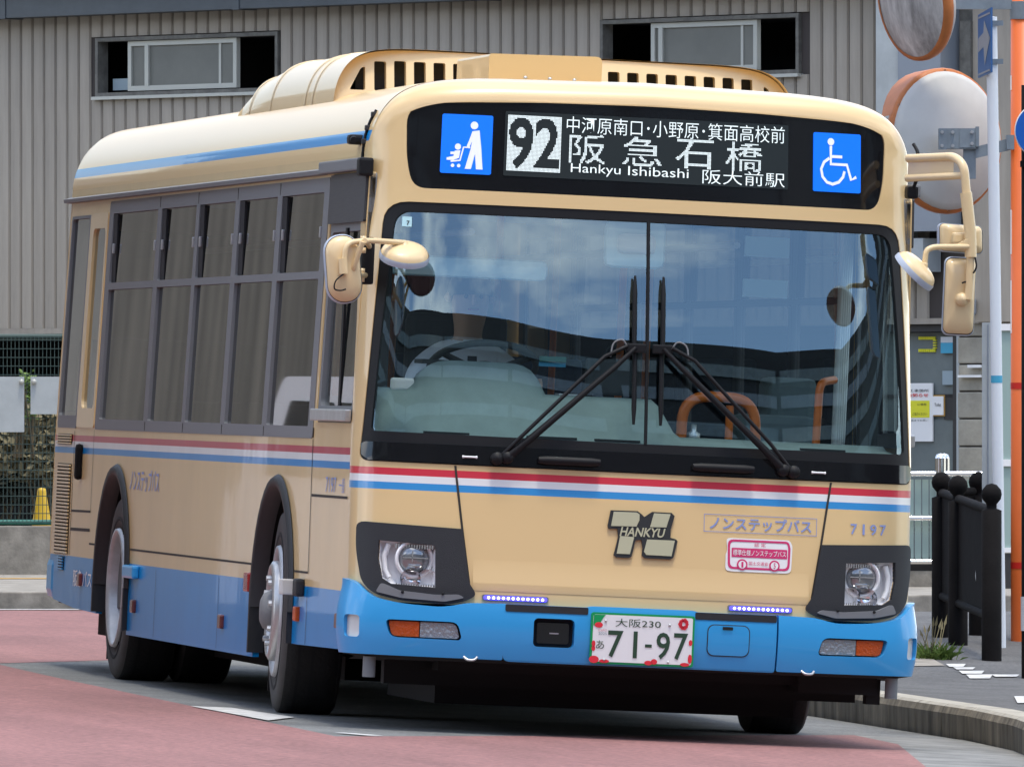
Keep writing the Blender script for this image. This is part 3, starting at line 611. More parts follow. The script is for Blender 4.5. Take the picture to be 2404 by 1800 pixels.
def stroke(pts, w):
    P = [Vector(p) for p in pts]; L = []; R_ = []
    for i, p in enumerate(P):
        t = (P[min(i + 1, len(P) - 1)] - P[max(i - 1, 0)]).normalized(); n = Vector((-t.y, t.x)) * w / 2; L.append(tuple(p + n)); R_.append(tuple(p - n))
    return [[L[i], L[i + 1], R_[i + 1], R_[i]][::-1] for i in range(len(P) - 1)]
# boards: unit square a right, b up
for nm, x0 in (('stroller_board', -.946), ('wheelchair_board', .752)):
    bo = frect(nm, x0, x0 + .226, 2.432, 2.690, 'sign_blue', sg_, .001, .008, .006)
    o = (x0, 2.432); sc = (.226, .258)
    if nm[0] == 's':
        flat('pictogram', [disc(.635, .82, .075, ry=.066)] + [[(.60, .72), (.74, .74), (.79, .42), (.83, .08), (.70, .08), (.67, .34), (.60, .08), (.48, .08), (.58, .42), (.60, .55)][::-1]] + [[(.60, .72), (.66, .72), (.60, .55), (.545, .43), (.50, .47), (.545, .57)]]
             + [disc(.33, .45, .06, ry=.054)] + stroke([(.57, .445), (.44, .445), (.38, .22), (.20, .20)], .03) + [[(.27, .38), (.38, .39), (.36, .26), (.25, .22), (.12, .22), (.12, .26), (.25, .29)]] + stroke([(.19, .34), (.30, .34)], .045) + [disc(.24, .13, .035, 12, .031), disc(.36, .13, .035, 12, .031)], o, sc, 'sign_white', bo)
    else:
        flat('pictogram', [disc(.36, .85, .07, ry=.062)] + stroke([(.36, .78), (.36, .47), (.70, .47), (.79, .22), (.90, .27)], .055) + stroke([(.37, .60), (.60, .60)], .05) + stroke([(.33, .57), (.22, .50), (.16, .38), (.19, .25), (.28, .16), (.40, .13), (.53, .17), (.62, .26), (.65, .36)], .052), o, sc, 'sign_white', bo)
# lower panel seams
for sg in (-1, 1):
    V = []
    pl = dens([(sx(sg * a), b) for a, b in panel_line] + [(sx(sg * a), b) for a, b in panel_line[::-1]][1:-1], .04); pts = [(sx(sg * a), b) for a, b in panel_line]; P2 = []
    for i in range(2):
        a, b = Vector(pts[i]), Vector(pts[i + 1]); P2 += [a.lerp(b, k / 8) for k in range(8)]
    P2.append(Vector(pts[2]))
    for p in P2:
        for q in (-.005, .005): V.append(FS(p.x + q, p.y, .0025))
    mesh_obj('panel_joint', V, [(2 * i, 2 * i + 1, 2 * i + 3, 2 * i + 2) for i in range(len(P2) - 1)], 'seam', BUS)
# centre panel lower ledge
V = []; xs = np.linspace(-.742, .742, 48)
for x in xs:
    for z, o in ((.760, .0004), (.70, .0022), (.663, .0062), (.656, .0064), (.626, .0006)): V.append(FX(x, z, o))
mesh_obj('panel_ledge', V, [(i * 5 + k, i * 5 + k + 1, (i + 1) * 5 + k + 1, (i + 1) * 5 + k) for i in range(47) for k in range(4)], 'paint', BUS, True)
# headlamps
for sg in (-1, 1):
    lo = lens_o if sg > 0 else mir(lens_o); bo = bez_o if sg > 0 else mir(bez_o)
    fat = lambda poly, k: [tuple(Vector(p) + (Vector(p) - Vector((sg * 1.02, .725))).normalized() * k) for p in poly]
    bz = patch('headlamp_bezel', tos(bo), [tos(lo)], FS, 'bezel', BUS, .035, .014, rim=.05, stb=.02)
    lip = [(.775, .592), (.86, .572), (1.04, .580), (1.14, .602), (1.12, .640), (1.05, .612), (.90, .600), (.80, .606)]
    patch('bezel_ledge', tos(fillet(lip if sg > 0 else mir(lip), .012)), [], FS, 'gray_frame', bz, .03, .026, rim=.02, stb=.02)
    for x in (.868, 1.035):
        mb = MB(); mb.lathe([(.007, .0), (.007, .004), (0, .004)], FX(sg * x, .606, .026), (0, -1, 0), 8); mb.build('screw', 'under', bz)
    hs = MB(); c0 = FX(sg * 1.02, .722, -.10)          # reflector housing behind the lens
    L0 = [FX(p[0], p[1], -.005) for p in lo]; L1 = [FX(sg * 1.02 + (p[0] - sg * 1.02) * .86, .722 + (p[1] - .722) * .86, -.05) for p in lo]; n = len(lo)
    hs.add(L0 + L1, [(i, (i + 1) % n, (i + 1) % n + n, i + n) for i in range(n)] + [tuple(range(n, 2 * n))]); hl = hs.build('headlamp', 'reflector', BUS)
    mb = MB(); o = FX(sg * 1.005, .755, -.055); mb.lathe([(.082, .0), (.085, .035), (.078, .045), (.070, .035), (.060, .0), (.03, -.015), (.0, -.02)], o, (0, -1, 0), 32); mb.build('low_beam_bowl', 'reflector', hl)
    mb = MB(); mb.lathe([(.068, .0), (.066, .03), (.05, .044), (.02, .052), (.0, .053)], o, (0, -1, 0), 28); mb.build('projector_lens', 'lamp_dark', hl)
    mb = MB(); mb.box((o.x - .055, o.y - .058, .752), (o.x + .055, o.y - .05, .757)); mb.box((o.x - .015, o.y - .058, .735), (o.x - .01, o.y - .05, .785)); mb.box((o.x - .03, o.y - .06, .718), (o.x + .03, o.y - .05, .723)); mb.build('lamp_shade', 'chrome', hl)
    mb = MB(); o2 = FX(sg * .965, .668, -.05)
    for dx in (-.035, .04): mb.lathe([(.045, .04), (.04, .01), (.02, -.01), (.0, -.012)], o2 + Vector((dx + sg * .02, 0, 0)), (0, -1, 0), 20)
    mb.build('high_beam_bowl', 'chrome', hl)
    mb = MB(); mb.tube([FX(sg * x, z, -.012) for x, z in ((1.105, .81), (1.122, .76), (1.118, .70), (1.100, .665))], .012, 8); mb.build('position_light', 'white', hl)
    mb = MB()
    for k in range(16): x = sg * (.908 + .011 * k); q = FX(x, .806, -.01); mb.box((q.x - .003, q.y - .004, .794), (q.x + .003, q.y + .02, .812))
    for k in range(16): x = sg * (.910 + .0105 * k); q = FX(x, .638, -.01); mb.box((q.x - .003, q.y - .004, .632), (q.x + .003, q.y + .01, .642))
    mb.build('lens_prism', 'chrome', hl)
    patch('headlamp_lens', tos(lo), [], FS, 'lens_glass', hl, .04, .004, stb=.03)
# bumper
bo_c = fillet([(-.602, .574, .0), (-.245, .574, .0), (-.225, .580, .01), (.225, .580, .01), (.245, .574, .0), (.594, .574, .0), (.594, .348, .01), (.594, .325, .03), (-.602, .325, .03)], .004)
hole_d = rrect(-.475, -.297, .395, .519, .02); flap = rrect(.287, .475, .387, .525, .03)
def BF_(s, z, off=0.): return FS(s, z, off + (.020 * max(0., 1 - ((z - .47) / .15) ** 2) - .006 if off > .03 else 0))
bc = patch('bumper_centre', tos(bo_c), [tos(hole_d)], BF_, 'paint_blue', BUS, .05, .034, rim=.06, stb=.03)
frect('lamp_pocket', -.480, -.292, .390, .524, 'under', bc, -.004)
frect('fog_lamp_blank', -.455, -.315, .41, .50, 'black_gloss', bc, .006, .01); frect('pocket_glint', -.40, -.36, .452, .458, 'satin', bc, .008, .001)
patch('bumper_flap', tos(rrect(.291, .471, .391, .521, .028)), [], BF_, 'paint_blue', bc, .05, .0385, rim=.004, stb=.02)
patch('flap_joint', tos(flap), [tos(rrect(.291, .471, .391, .521, .028))], BF_, 'seam', bc, .05, .0365, stb=.02, grid=False)
frect('flap_catch', .352, .398, .502, .516, 'under', bc, .057, .003)
for a, b in ((-.600, -.240), (.232, .592)): frect('bumper_step_pad', a, b, .543, .5735, 'bezel', bc, .046, .006, .012)
top_b = [(.602, .575, .0), (.765, .571, .03), (.86, .548, .05), (1.04, .556, .06), (1.155, .580, .06), (1.215, .640, .03), (1.2415, .652, .0), (1.2415, .36, .03), (1.2415, .33, .0), (.602, .33, .01)]
ind = fillet([(1.092, .486, .02), (.800, .486, .03), (.782, .42, .01), (.79, .408, .01), (1.075, .410, .03)], .02)
for sg in (-1, 1):
    tb = fillet(top_b, .02); tb = tb if sg > 0 else mir(tb); ii = ind if sg < 0 else mir(ind); ii = ind if sg > 0 else mir(ind)
    hl2 = [(sx(a), b) for a, b in ii]; cl = rrect(sg * 1.20 - .020, sg * 1.20 + .020, .403, .498, .015) if False else None
    cl = [(sx(sg * 1.178) if True else 0, .0)]
    s0, s1 = sx(1.182), sx(1.226); cs_ = rrect(min(sg * s0, sg * s1), max(sg * s0, sg * s1), .403, .498, .016)
    bp = patch('bumper_corner', tos(tb), [hl2, cs_], BF_, 'paint_blue', BUS, .04, .034, rim=.06, stb=.02)
    patch('lamp_surround', hl2, [], FS, 'rubber', bp, .04, .012, stb=.02)
    am = fillet([(.960, .480, .004), (1.082, .480, .02), (1.082, .47, .01), (1.070, .415, .02), (.960, .415, .004)], .01); wh = fillet([(.956, .480, .003), (.806, .480, .025), (.792, .42, .01), (.80, .414, .01), (.956, .414, .003)], .01)
    patch('turn_lamp', tos(am if sg > 0 else mir(am)), [], FS, 'amber', bp, .03, .028, rim=.02, stb=.02); patch('fog_lamp', tos(wh if sg > 0 else mir(wh)), [], FS, 'clear_lamp', bp, .03, .028, rim=.02, stb=.02)
    patch('corner_lamp', cs_, [], FS, 'white_lens', bp, .03, .030, rim=.02, stb=.02)
    V = []                                           # shelf closing the gap above the bumper corner and under it
    mb = MB(); mb.tube(bend([FX(sg * .74 - .028, .338, .04), FX(sg * .74 - .015, .325, .055), FX(sg * .74 + .015, .325, .055), FX(sg * .74 + .028, .338, .04)], .01), .006, 6); mb.build('tow_eye', 'satin', bp)
    mb = MB(); q = FX(sg * 1.17, .3, -.02); mb.lathe([(.028, -.03), (.028, .06)], (q.x, q.y, .26), (0, 0, 1), 12); mb.lathe([(0, -.03), (.028, -.03)], (q.x, q.y, .26), (0, 0, 1), 12); mb.build('jack_stub', 'gray_frame', bp)
# bumper underside
V = [FX(x, .330, .032) for x in np.linspace(-1.235, 1.235, 50)] + [FX(x, .318, -.03) for x in np.linspace(-1.235, 1.235, 50)] + [Vector((x * .97, .5, .30)) for x in np.linspace(-1.235, 1.235, 50)]
mesh_obj('bumper_underside', V, [(i, i + 1, i + 51, i + 50) for i in range(49)] + [(i + 50, i + 51, i + 101, i + 100) for i in range(49)], 'under', BUS)
mb = MB(); mb.box((.75, .2, .24), (1.1, .9, .34)); mb.box((1.06, .22, .2), (1.12, .3, .31)); mb.build('step_bracket', 'under', BUS)
# blue LED strips
for x0 in (-.692, .389):
    lb = frect('led_strip', x0 - .008, x0 + .282, .586, .611, 'gray_frame', BUS, .006, .008, .006)
    frect('led_cover', x0, x0 + .274, .589, .607, 'led_blue', lb, .014, .008, .008)
    for k in range(12):
        c = (x0 + .020 + .0213 * k, .598); flat('led_lamp', [disc(c[0], c[1], .0062, 10)], (0, 0), (1, 1), 'led_core', lb, .0175)
# number plate
pb = frect('number_plate', -.228, .228, .334, .556, 'plate_green', BUS, 0.0600, .012, .012)
frect('plate_face', -.219, .219, .343, .547, 'white', pb, 0.0625, .008)
flat('plate_corner', [[(-.218, .546), (-.218, .50), (-.20, .49), (-.175, .535), (-.165, .546)][::-1][::-1]], (0, 0), (1, 1), 'plate_green', pb, 0.0640)
for c in ((-.195, .502, .018, .012), (-.21, .352, .022, .016), (-.165, .346, .022, .008), (-.214, .42, .008, .014), (-.214, .40, .008, .012), (.03, .346, .018, .010), (.055, .352, .014, .012), (.212, .44, .008, .013), (.212, .37, .009, .02), (.19, .345, .02, .008)):
    flat('plate_dot', [disc(c[0], c[1], c[2], 16, c[3])], (0, 0), (1, 1), 'plate_red', pb, 0.0645)
for k in range(10):
    q = 2 * math.pi * k / 10; flat('plate_emblem', [disc(.178 + .015 * math.cos(q), .520 + .017 * math.sin(q), .0075 + .001 * (k % 3), 10)], (0, 0), (1, 1), 'plate_red', pb, 0.0650)
text('plate_text', '大阪230', -.122, .078, .497, .533, FX, 'print_green', pb, 0.0645)
for ch, a, b in (('7', -.152, -.085), ('1', -.040, -.022), ('9', .062, .122), ('7', .138, .200)): text('plate_text', ch, a, b, .364, .480, FX, 'print_green', pb, 0.0648, .012)
frect('plate_dash', .012, .042, .413, .426, 'print_green', pb, 0.0648, .001)
text('plate_text', 'あ', -.203, -.168, .398, .435, FX, 'print_green', pb, 0.0648); text('plate_text', 'EXPO', -.195, -.158, .474, .485, FX, 'plate_pink', pb, 0.0648); text('plate_text', '2025', -.195, -.158, .460, .471, FX, 'pale_blue', pb, 0.0648)
for x, z in ((.117, .513), (.117, .352), (-.165, .352), (-.165, .52)):
    mb = MB(); mb.lathe([(.006, 0), (.005, .003), (0, .004)], FX(x, z, .0645), (0, -1, 0), 8); mb.build('plate_bolt', 'satin', pb)
# emblem
A = [[(-.136, .992), (-.035, .993), (-.022, .985), (-.022, .960), (-.034, .932), (-.146, .930)], [(.042, .993), (.115, .992), (.098, .934), (.026, .932)], [(-.105, .888), (-.043, .886), (-.060, .811), (-.118, .811)], [(.015, .878), (.137, .878), (.124, .810), (.012, .811), (.002, .825)]]
em = flat('emblem', [[(a + .010 + .007 * (1 if i else 1), b - .012) for a, b in [(p[0] + q[0], p[1] + q[1]) for p in pl for q in ((0, 0),)]] for i, pl in enumerate(A)] , (0, 0), (1, 1), 'print_black', BUS, .006) if False else None
hull = [(-.148, .998), (-.03, .999), (-.010, .985), (.000, .975), (.034, .999), (.120, .998), (.134, .985), (.118, .925), (.118, .890), (.143, .884), (.150, .876), (.133, .803), (.122, .797), (.008, .797), (-.006, .808), (-.003, .84), (-.010, .876), (-.036, .872), (-.052, .800), (-.062, .795), (-.118, .795), (-.130, .806), (-.112, .884), (-.117, .920), (-.155, .918), (-.160, .932)]
em = patch('emblem', tos(hull), [], FS, 'print_black', BUS, .05, .012, rim=.012, stb=.02)
for pl in A: patch('emblem_face', tos(pl[::-1]), [], FS, 'logo_gold', em, .05, .0155, rim=.003, stb=.03)
text('emblem_text', 'HANKYU', -.108, .086, .888, .928, FX, 'logo_gold', em, .0155, .022, .22)
frect('lettering_frame', .266, .772, .925, 1.002, 'print_blue', BUS, .0025, .001, 0., [rrect(.2685, .7695, .9275, .9995, .001)])
text('lettering', 'ノンステップバス', .292, .748, .936, .992, FX, 'print_blue', BUS, .003, .016)
for k, ch in enumerate('7197'): text('fleet_number', ch, .927 + .046 * k + (.010 if ch == '1' else 0), .957 + .046 * k - (.010 if ch == '1' else 0), .940, .986, FX, 'print_blue', BUS, .003, .008)
# certification sticker in the shape of a small bus
st = patch('sticker', tos(fillet([(.366, .902, .03), (.650, .902, .05), (.664, .88, .03), (.660, .76, .03), (.62, .757, .01), (.40, .757, .01), (.366, .76, .03), (.366, .83, .0), (.372, .845, .01), (.372, .862, .01)], .01)), [], FS, 'white', BUS, .06, .003, stb=.03)
patch('sticker_outline', tos(fillet([(.374, .896, .025), (.645, .896, .045), (.655, .87, .03), (.652, .768, .025), (.376, .768, .025)], .02)), [tos(fillet([(.384, .887, .02), (.640, .887, .035), (.645, .865, .02), (.642, .777, .02), (.386, .777, .02)], .02))], FS, 'magenta', st, .05, .0045, stb=.02)
frect('sticker_band', .392, .640, .820, .860, 'magenta', st, .0045, .002)
text('sticker_text', '標準仕様ノンステップバス', .398, .634, .827, .853, FX, 'white', st, .006, .004); text('sticker_text', '認 定', .492, .543, .868, .884, FX, 'magenta', st, .006, .0); text('sticker_text', '国土交通省', .470, .555, .787, .803, FX, 'magenta', st, .006, .0)
for x, ch in ((.440, '1'), (.584, '5')):
    flat('sticker_wheel', [disc(x, .788, .024, 20)], (0, 0), (1, 1), 'magenta', st, .006); flat('sticker_wheel', [disc(x, .788, .017, 20)], (0, 0), (1, 1), 'white', st, .007); text('sticker_text', ch, x - .004, x + .005, .776, .800, FX, 'magenta', st, .008, .01)
# side lettering
SL = lambda a, z, off: Vector((-(WD(z) + off), -a, z))
text('side_lettering', 'ノンステップバス', -7.43, -6.38, .952, 1.064, SL, 'print_blue', BUS, .003, .01); text('side_lettering', '7197', -1.06, -.76, 1.018, 1.086, SL, 'print_blue', BUS, .003); text('side_lettering', '一般', -.68, -.52, 1.018, 1.086, SL, 'print_blue', BUS, .003); text('side_lettering', '阪急バス', -9.42, -8.71, .44, .528, SL, 'white', BUS, .003, .01)
# wipers
for sg in (-1, 1):
    w = MB(); piv = FX(sg * .61, 1.205, .03); jt = FX(sg * .062, 1.70, .05); w.tube([piv, FX(sg * .50, 1.30, .055), FX(sg * .15, 1.615, .055), jt], [.020, .016, .012, .010], 8); wi = w.build('wiper', 'rubber', BUS)
    mb = MB(); mb.tube([FX(sg * .645, 1.20, .03), FX(sg * .54, 1.31, .065), FX(sg * .20, 1.655, .06), FX(sg * .10, 1.705, .055)], .009, 6); mb.build('link_arm', 'rubber', wi)
    mb = MB(); mb.tube([FX(sg * (.060 if z < 1.7 else .064), z, .022) for z in np.linspace(1.372, 2.018, 10)], [.006] + [.011] * 8 + [.005], 6); mb.build('wiper_blade', 'rubber', wi)
    mb = MB(); mb.bbox(tuple(FX(sg * .06, 1.70, .04) - Vector((.045, .012, .02))), tuple(FX(sg * .06, 1.70, .04) + Vector((.045, .012, .02))), .006); mb.build('blade_clip', 'rubber', wi)
    mb = MB(); mb.tube(bend([FX(sg * .10, 1.70, .05), FX(sg * .12, 1.735, .06), FX(sg * .165, 1.72, .06), FX(sg * .175, 1.655, .055)], .03), .004, 6); mb.build('washer_hose', 'gray_frame', wi)
    for x, z in ((.61, 1.205), (.655, 1.198)):
        mb = MB(); mb.lathe([(.028, 0), (.028, .03), (.02, .042), (0, .044)], FX(sg * x, z, .008), (0, -1, .1), 14); mb.build('wiper_pivot', 'rubber', wi)
    mb = MB(); mb.tube([FX(sg * x, 1.199, .035) for x in np.linspace(.205, .475, 8)], [.014] + [.018] * 6 + [.014], 10); mb.build('grab_handle', 'rubber', BUS)
    mb = MB(); mb.tube([FX(sg * .740, 1.2, .012), FX(sg * .748, 1.2, .016), FX(sg * .792, 1.2, .016), FX(sg * .80, 1.2, .012)], [.007, .0045, .0045, .007], 6); mb.build('washer_jet', 'white', BUS)
ins = FX(-1.075, 2.215, -.018); frect('inspection_sticker', -1.100, -1.058, 2.192, 2.236, 'cyan_plastic', BUS, -.008, .002); text('sticker_text', '7', -1.080, -1.067, 2.199, 2.218, FX, 'print_black', BUS, -.006, .02)
# front corner hardware (wires, camera, blinker)
for sg in (-1, 1):
    xr = lambda z: sg * (max([x for x in np.linspace(.9, WT, 200) if zroof(x) >= z] or [WT]) + .006); mb = MB(); mb.tube(bez([(xr(z), .635, z) for z in (2.70, 2.65, 2.58, 2.52, 2.49)]), .007, 6); mb.build('corner_cable', 'rubber', BUS)
    for z in (2.68, 2.62, 2.56):
        mb = MB(); x = xr(z); mb.bbox((x - .012, .615, z - .012), (x + .012, .65, z + .012), .005); mb.build('cable_clip', 'bezel', BUS)
mb = MB(); mb.bbox((-1.26, .74, 2.548), (-1.19, .82, 2.592), .014); mb.tube([(-1.24, .75, 2.57), (-1.245, .70, 2.565)], .016, 10); mb.build('corner_camera', 'rubber', BUS)
mb = MB(); mb.bbox((-1.26, .42, 2.405), (-1.195, .50, 2.485), .012); mb.build('gutter_end_cap', 'rubber', BUS)

# --- roof air-conditioner
def ac_sec(x):                                       # half-section top height
    t = min(1, abs(x) / 1.07); return 2.77 + .272 * (1 - t ** 12) ** (1 / 2.0)
AX = [1.07 * math.cos(t) ** (1 / 6) if t < math.pi / 2 - 1e-6 else 0 for t in np.linspace(0, math.pi / 2, 28)]; AXF = AX + [-x for x in AX[::-1][1:]]
V = []; ay = [2.48, 2.56, 3.10, 3.14, 3.32, 3.36, 4.4, 4.44, 5.1, 5.35, 5.5]
for x in AXF:
    for y in ay:
        f = 1 - max(0, (y - 4.6) / .9) ** 2 * .55 if y > 4.6 else 1; e = .012 if y in (3.14, 3.32, 4.44) and False else 0
        V.append((x * (1 - .0 * f), y, 2.76 + (ac_sec(x) - 2.76) * f))
n = len(ay)
AC = mesh_obj('air_conditioner', V, [(i * n + k, i * n + k + 1, (i + 1) * n + k + 1, (i + 1) * n + k) for i in range(len(AXF) - 1) for k in range(n - 1)] + [tuple(i * n + n - 1 for i in range(len(AXF)))], 'ac_paint', BUS, True)
for y in (3.12, 3.34, 4.42, 5.1):                     # raised joints of the cover
    mb = MB(); V = []
    for x in AXF:
        f = 1 - max(0, (y - 4.6) / .9) ** 2 * .55 if y > 4.6 else 1
        for dy, h in ((-.014, .0), (-.01, .006), (.01, .006), (.014, 0)): V.append((x * 1.003, y + dy, 2.76 + (ac_sec(x) - 2.76) * f + h))
    mesh_obj('cover_joint', V, [(i * 4 + k, i * 4 + k + 1, (i + 1) * 4 + k + 1, (i + 1) * 4 + k) for i in range(len(AXF) - 1) for k in range(3)], 'ac_paint', AC, True)
for sg in (-1, 1):
    mb = MB(); mb.box((sg * 1.0 - .06, 2.6, 2.74), (sg * 1.0 + .06, 5.4, 2.79)); mb.build('mount_rail', 'seam', AC)
# grille front: sheet with slots
slots = []
for k in range(20):
    x0 = -.885 + .0895 * k; xm = abs(x0 + .027); zt = min(2.985, ac_sec(xm + .04) - .045); zb = max(2.845, 2.845)
    if xm < .87: slots.append([(x0, zb), (x0 + .054, zb), (x0 + .054 + .0, zt), (x0, zt)])
for sg in (-1, 1): slots.append([(sg * .995, 2.845), (sg * .925, 2.845), (sg * .925, 2.955), (sg * .945, 2.945)] if sg < 0 else [(.925, 2.845), (.995, 2.845), (.945, 2.945), (.925, 2.955)])
ac_out = [(x, ac_sec(x) - .006) for x in AXF]
ac_out = [(1.07, 2.77)] + [p for p in ac_out if p[1] > 2.775] + [(-1.07, 2.77)]
ASF = lambda x, z, off=0.: Vector((x, 2.40 + .09 * (z - 2.77) / .27 + .10 * (abs(x) / 1.07) ** 4 - off, z))
patch('grille_front', ac_out, [fillet(s, .008, 2) for s in slots], ASF, 'ac_paint', AC, .08, 0., rim=.05, flip=False, stb=.03)
mb = MB(); mb.box((-.95, 2.62, 2.80), (.95, 2.66, 2.99)); mb.build('condenser', 'dark_panel', AC)
mb = MB(); mb.bbox((-.612, .98, 2.84), (-.125, 1.86, 2.985), .012); rb = mb.build('roof_box', 'ac_paint', BUS)
mb = MB(); mb.prism(fillet([(-.615, 2.868, .0), (-.108, 2.868, .0), (-.108, 2.995, .03), (-.615, 2.985, .01)], .01), (0, .972, 0), (1, 0, 0), (0, 0, 1), (0, -.008, 0)); mb.build('box_face', 'paint', rb)
for x in (-.45, -.34, -.23):
    mb = MB(); mb.lathe([(.009, 0), (.007, .006), (0, .007)], (x, .963, 2.885), (0, -1, 0), 10); mb.build('box_screw', 'satin', rb)
mb = MB(); mb.box((.1, .9, 2.855), (1.02, 1.5, 2.868)); mb.build('roof_hatch', 'paint', BUS) if False else None

# --- mirrors
def mirror_shell(nm, c, half, r, ax_u, ax_v, nrm, par, thick=.05, face=True):
    """rounded dish: rim, domed back (towards -nrm is the reflecting face)"""
    c, ax_u, ax_v, nrm = map(Vector, (c, ax_u, ax_v, nrm)); out = rrect(-half[0], half[0], -half[1], half[1], r, 6); n = len(out); mb = MB()
    rings = [(1.0, -.012), (1.0, .006), (.97, .014)]; P = []
    for k, h in rings: P += [c + ax_u * a * k + ax_v * b * k + nrm * h for a, b in out]
    mb.add(P, [(i * n + j, i * n + (j + 1) % n, (i + 1) * n + (j + 1) % n, (i + 1) * n + j) for i in range(len(rings) - 1) for j in range(n)], True)
    o = mb.build(nm, 'mirror_rim', par)
    mb = MB(); P = []; rr = [(.95, .012), (.90, .024), (.80, .036), (.6, .045), (.3, .05)]
    for k, h in rr: P += [c + ax_u * a * k + ax_v * b * k + nrm * h for a, b in out]
    mb.add(P, [(i * n + j, i * n + (j + 1) % n, (i + 1) * n + (j + 1) % n, (i + 1) * n + j) for i in range(len(rr) - 1) for j in range(n)] + [tuple(range((len(rr) - 1) * n, len(rr) * n))], True); mb.build('mirror_back', 'mirror_back', o)
    mb = MB(); mb.add([c + ax_u * a * .99 + ax_v * b * .99 - nrm * .008 for a, b in out], [tuple(range(n))[::-1]]); mb.build('mirror_glass', 'mirror_face', o)
    return o
X, Y, Z = Vector((1, 0, 0)), Vector((0, 1, 0)), Vector((0, 0, 1))
nl = Vector((.10, -1, .08)).normalized(); ul = Vector((1, .1, .0)).normalized()
# driver side (picture left)
ml = mirror_shell('side_mirror', (-1.380, -.02, 1.987), (.080, .150), .075, (ul + Z * .10).normalized(), (Z - X * .12).normalized(), nl, BUS)
mb = MB(); mb.tube(bend([(-1.385, -.085, 1.985), (-1.383, -.085, 2.100), (-1.27, -.04, 2.116), (-1.097, .09, 2.115)], .045, 6), .0125, 10); mb.tube([(-1.392, -.085, 2.03), (-1.386, -.088, 1.965)], .02, 10); mb.build('mirror_arm', 'mirror_back', ml)
mb = MB(); mb.tube(bend([(-1.31, -.09, 2.108), (-1.345, -.06, 1.98), (-1.305, .02, 1.965), (-1.22, .30, 1.97)], .03, 6), .0125, 10); mb.tube([(-1.30, -.088, 2.112), (-1.25, .12, 2.10), (-1.215, .30, 2.09)], .0115, 10); mb.build('mirror_bracket', 'mirror_back', ml)
mb = MB(); mb.bbox((-1.262, .22, 1.93), (-1.205, .36, 2.135), .01); mb.build('bracket_plate', 'rubber', ml)
for z in (1.95, 1.985, 2.075, 2.125):
    mb = MB(); mb.lathe([(.0, -.012), (.014, -.012), (.014, .012), (0, .012)], (-1.268, .16, z), (0, 0, 1), 10); mb.build('bracket_bolt', 'mirror_back', ml)
mb = MB(); mb.tube(bez([(-1.384, -.10, 1.968), (-1.42, -.10, 1.935), (-1.425, -.10, 1.90), (-1.40, -.10, 1.893), (-1.375, -.10, 1.90)]), .0035, 6); mb.build('mirror_cable', 'rubber', ml)
un = Vector((0.05, -.42, .90)).normalized(); uu = (X - un * X.dot(un)).normalized(); uv = un.cross(uu)
mo = mirror_shell('under_mirror', (-1.133, -.12, 2.055), (.112, .112), .1119, (uu + uv * .08).normalized(), uv, un, BUS)
mb = MB(); mb.tube([(-1.133, -.105, 2.115), (-1.135, -.125, 2.085), (-1.135, -.135, 2.062)], [.014, .024, .028], 12); mb.lathe([(.034, 0), (.03, .012), (0, .014)], (-1.135, -.135, 2.066), un, 14); mb.build('mirror_stem', 'mirror_back', mo); mo.location = (.035, .20, .003)
# kerb side (picture right)
mr_ = mirror_shell('side_mirror', (1.350, .02, 1.998), (.071, .172), .030, X, Z, Vector((-.05, -1, .03)).normalized(), BUS)
mb = MB(); mb.tube(bend([(1.15, .28, 2.595), (1.30, .02, 2.607), (1.332, -.045, 2.57), (1.368, -.05, 2.30), (1.380, -.05, 2.155), (1.378, -.05, 1.985)], .05, 6), [.020] * 26 if False else .019, 10); mb.build('mirror_arm', 'mirror_back', mr_)
mb = MB(); mb.tube(bend([(1.15, .28, 2.508), (1.295, .02, 2.520), (1.335, -.02, 2.525)], .02), .017, 10); mb.tube([(1.345, -.05, 2.45), (1.372, -.05, 2.28), (1.379, -.05, 2.17)], .026, 12); mb.build('arm_brace', 'mirror_back', mr_)
mb = MB(); mb.add([(1.15, .27, 2.585), (1.30, .02, 2.60), (1.30, .02, 2.525), (1.15, .27, 2.512)], [(0, 1, 2, 3)]); mb.add([(1.15, .277, 2.585), (1.30, .027, 2.60), (1.30, .027, 2.525), (1.15, .277, 2.512)], [(3, 2, 1, 0)]); mb.build('arm_web', 'mirror_back', mr_)
mb = MB(); mb.tube(bez([(1.175, .30, 2.66), (1.19, .27, 2.62), (1.178, .26, 2.57), (1.19, .26, 2.52), (1.18, .29, 2.46)]), .008, 6)
mb.bbox((1.155, .28, 2.42), (1.205, .36, 2.475), .012); mb.build('safety_chain', 'rubber', mr_)
mb = MB(); mb.lathe([(.028, -.01), (.03, .012), (.02, .03), (0, .034)], (1.352, -.03, 1.985), (0, -1, 0), 14); mb.tube([(1.385, -.05, 1.985), (1.35, -.045, 1.985)], .012, 8); mb.build('mirror_knuckle', 'mirror_back', mr_)
mb = MB(); mb.tube(bez([(1.395, -.065, 2.17), (1.402, -.07, 2.13), (1.39, -.07, 2.10)]), .004, 6); mb.tube([(1.345, -.05, 2.055), (1.362, -.055, 2.062)], .004, 6); mb.build('mirror_cable', 'rubber', mr_)
m2 = mirror_shell('upper_mirror', (1.352, .06, 2.250), (.100, .062), .022, (X + Z * -.03).normalized(), (Z + X * -.06).normalized(), Vector((.1, -1, .1)).normalized(), BUS)
mb = MB(); mb.bbox((1.30, -.03, 2.225), (1.37, .02, 2.275), .012); mb.build('mirror_knuckle', 'mirror_back', m2)
un2 = Vector((.62, -.30, .72)).normalized(); u2 = Vector((0, 1, .3)); u2 = (u2 - un2 * u2.dot(un2)).normalized()
m3 = mirror_shell('under_mirror', (1.115, -.13, 2.095), (.108, .108), .1079, u2, un2.cross(u2), un2, BUS)
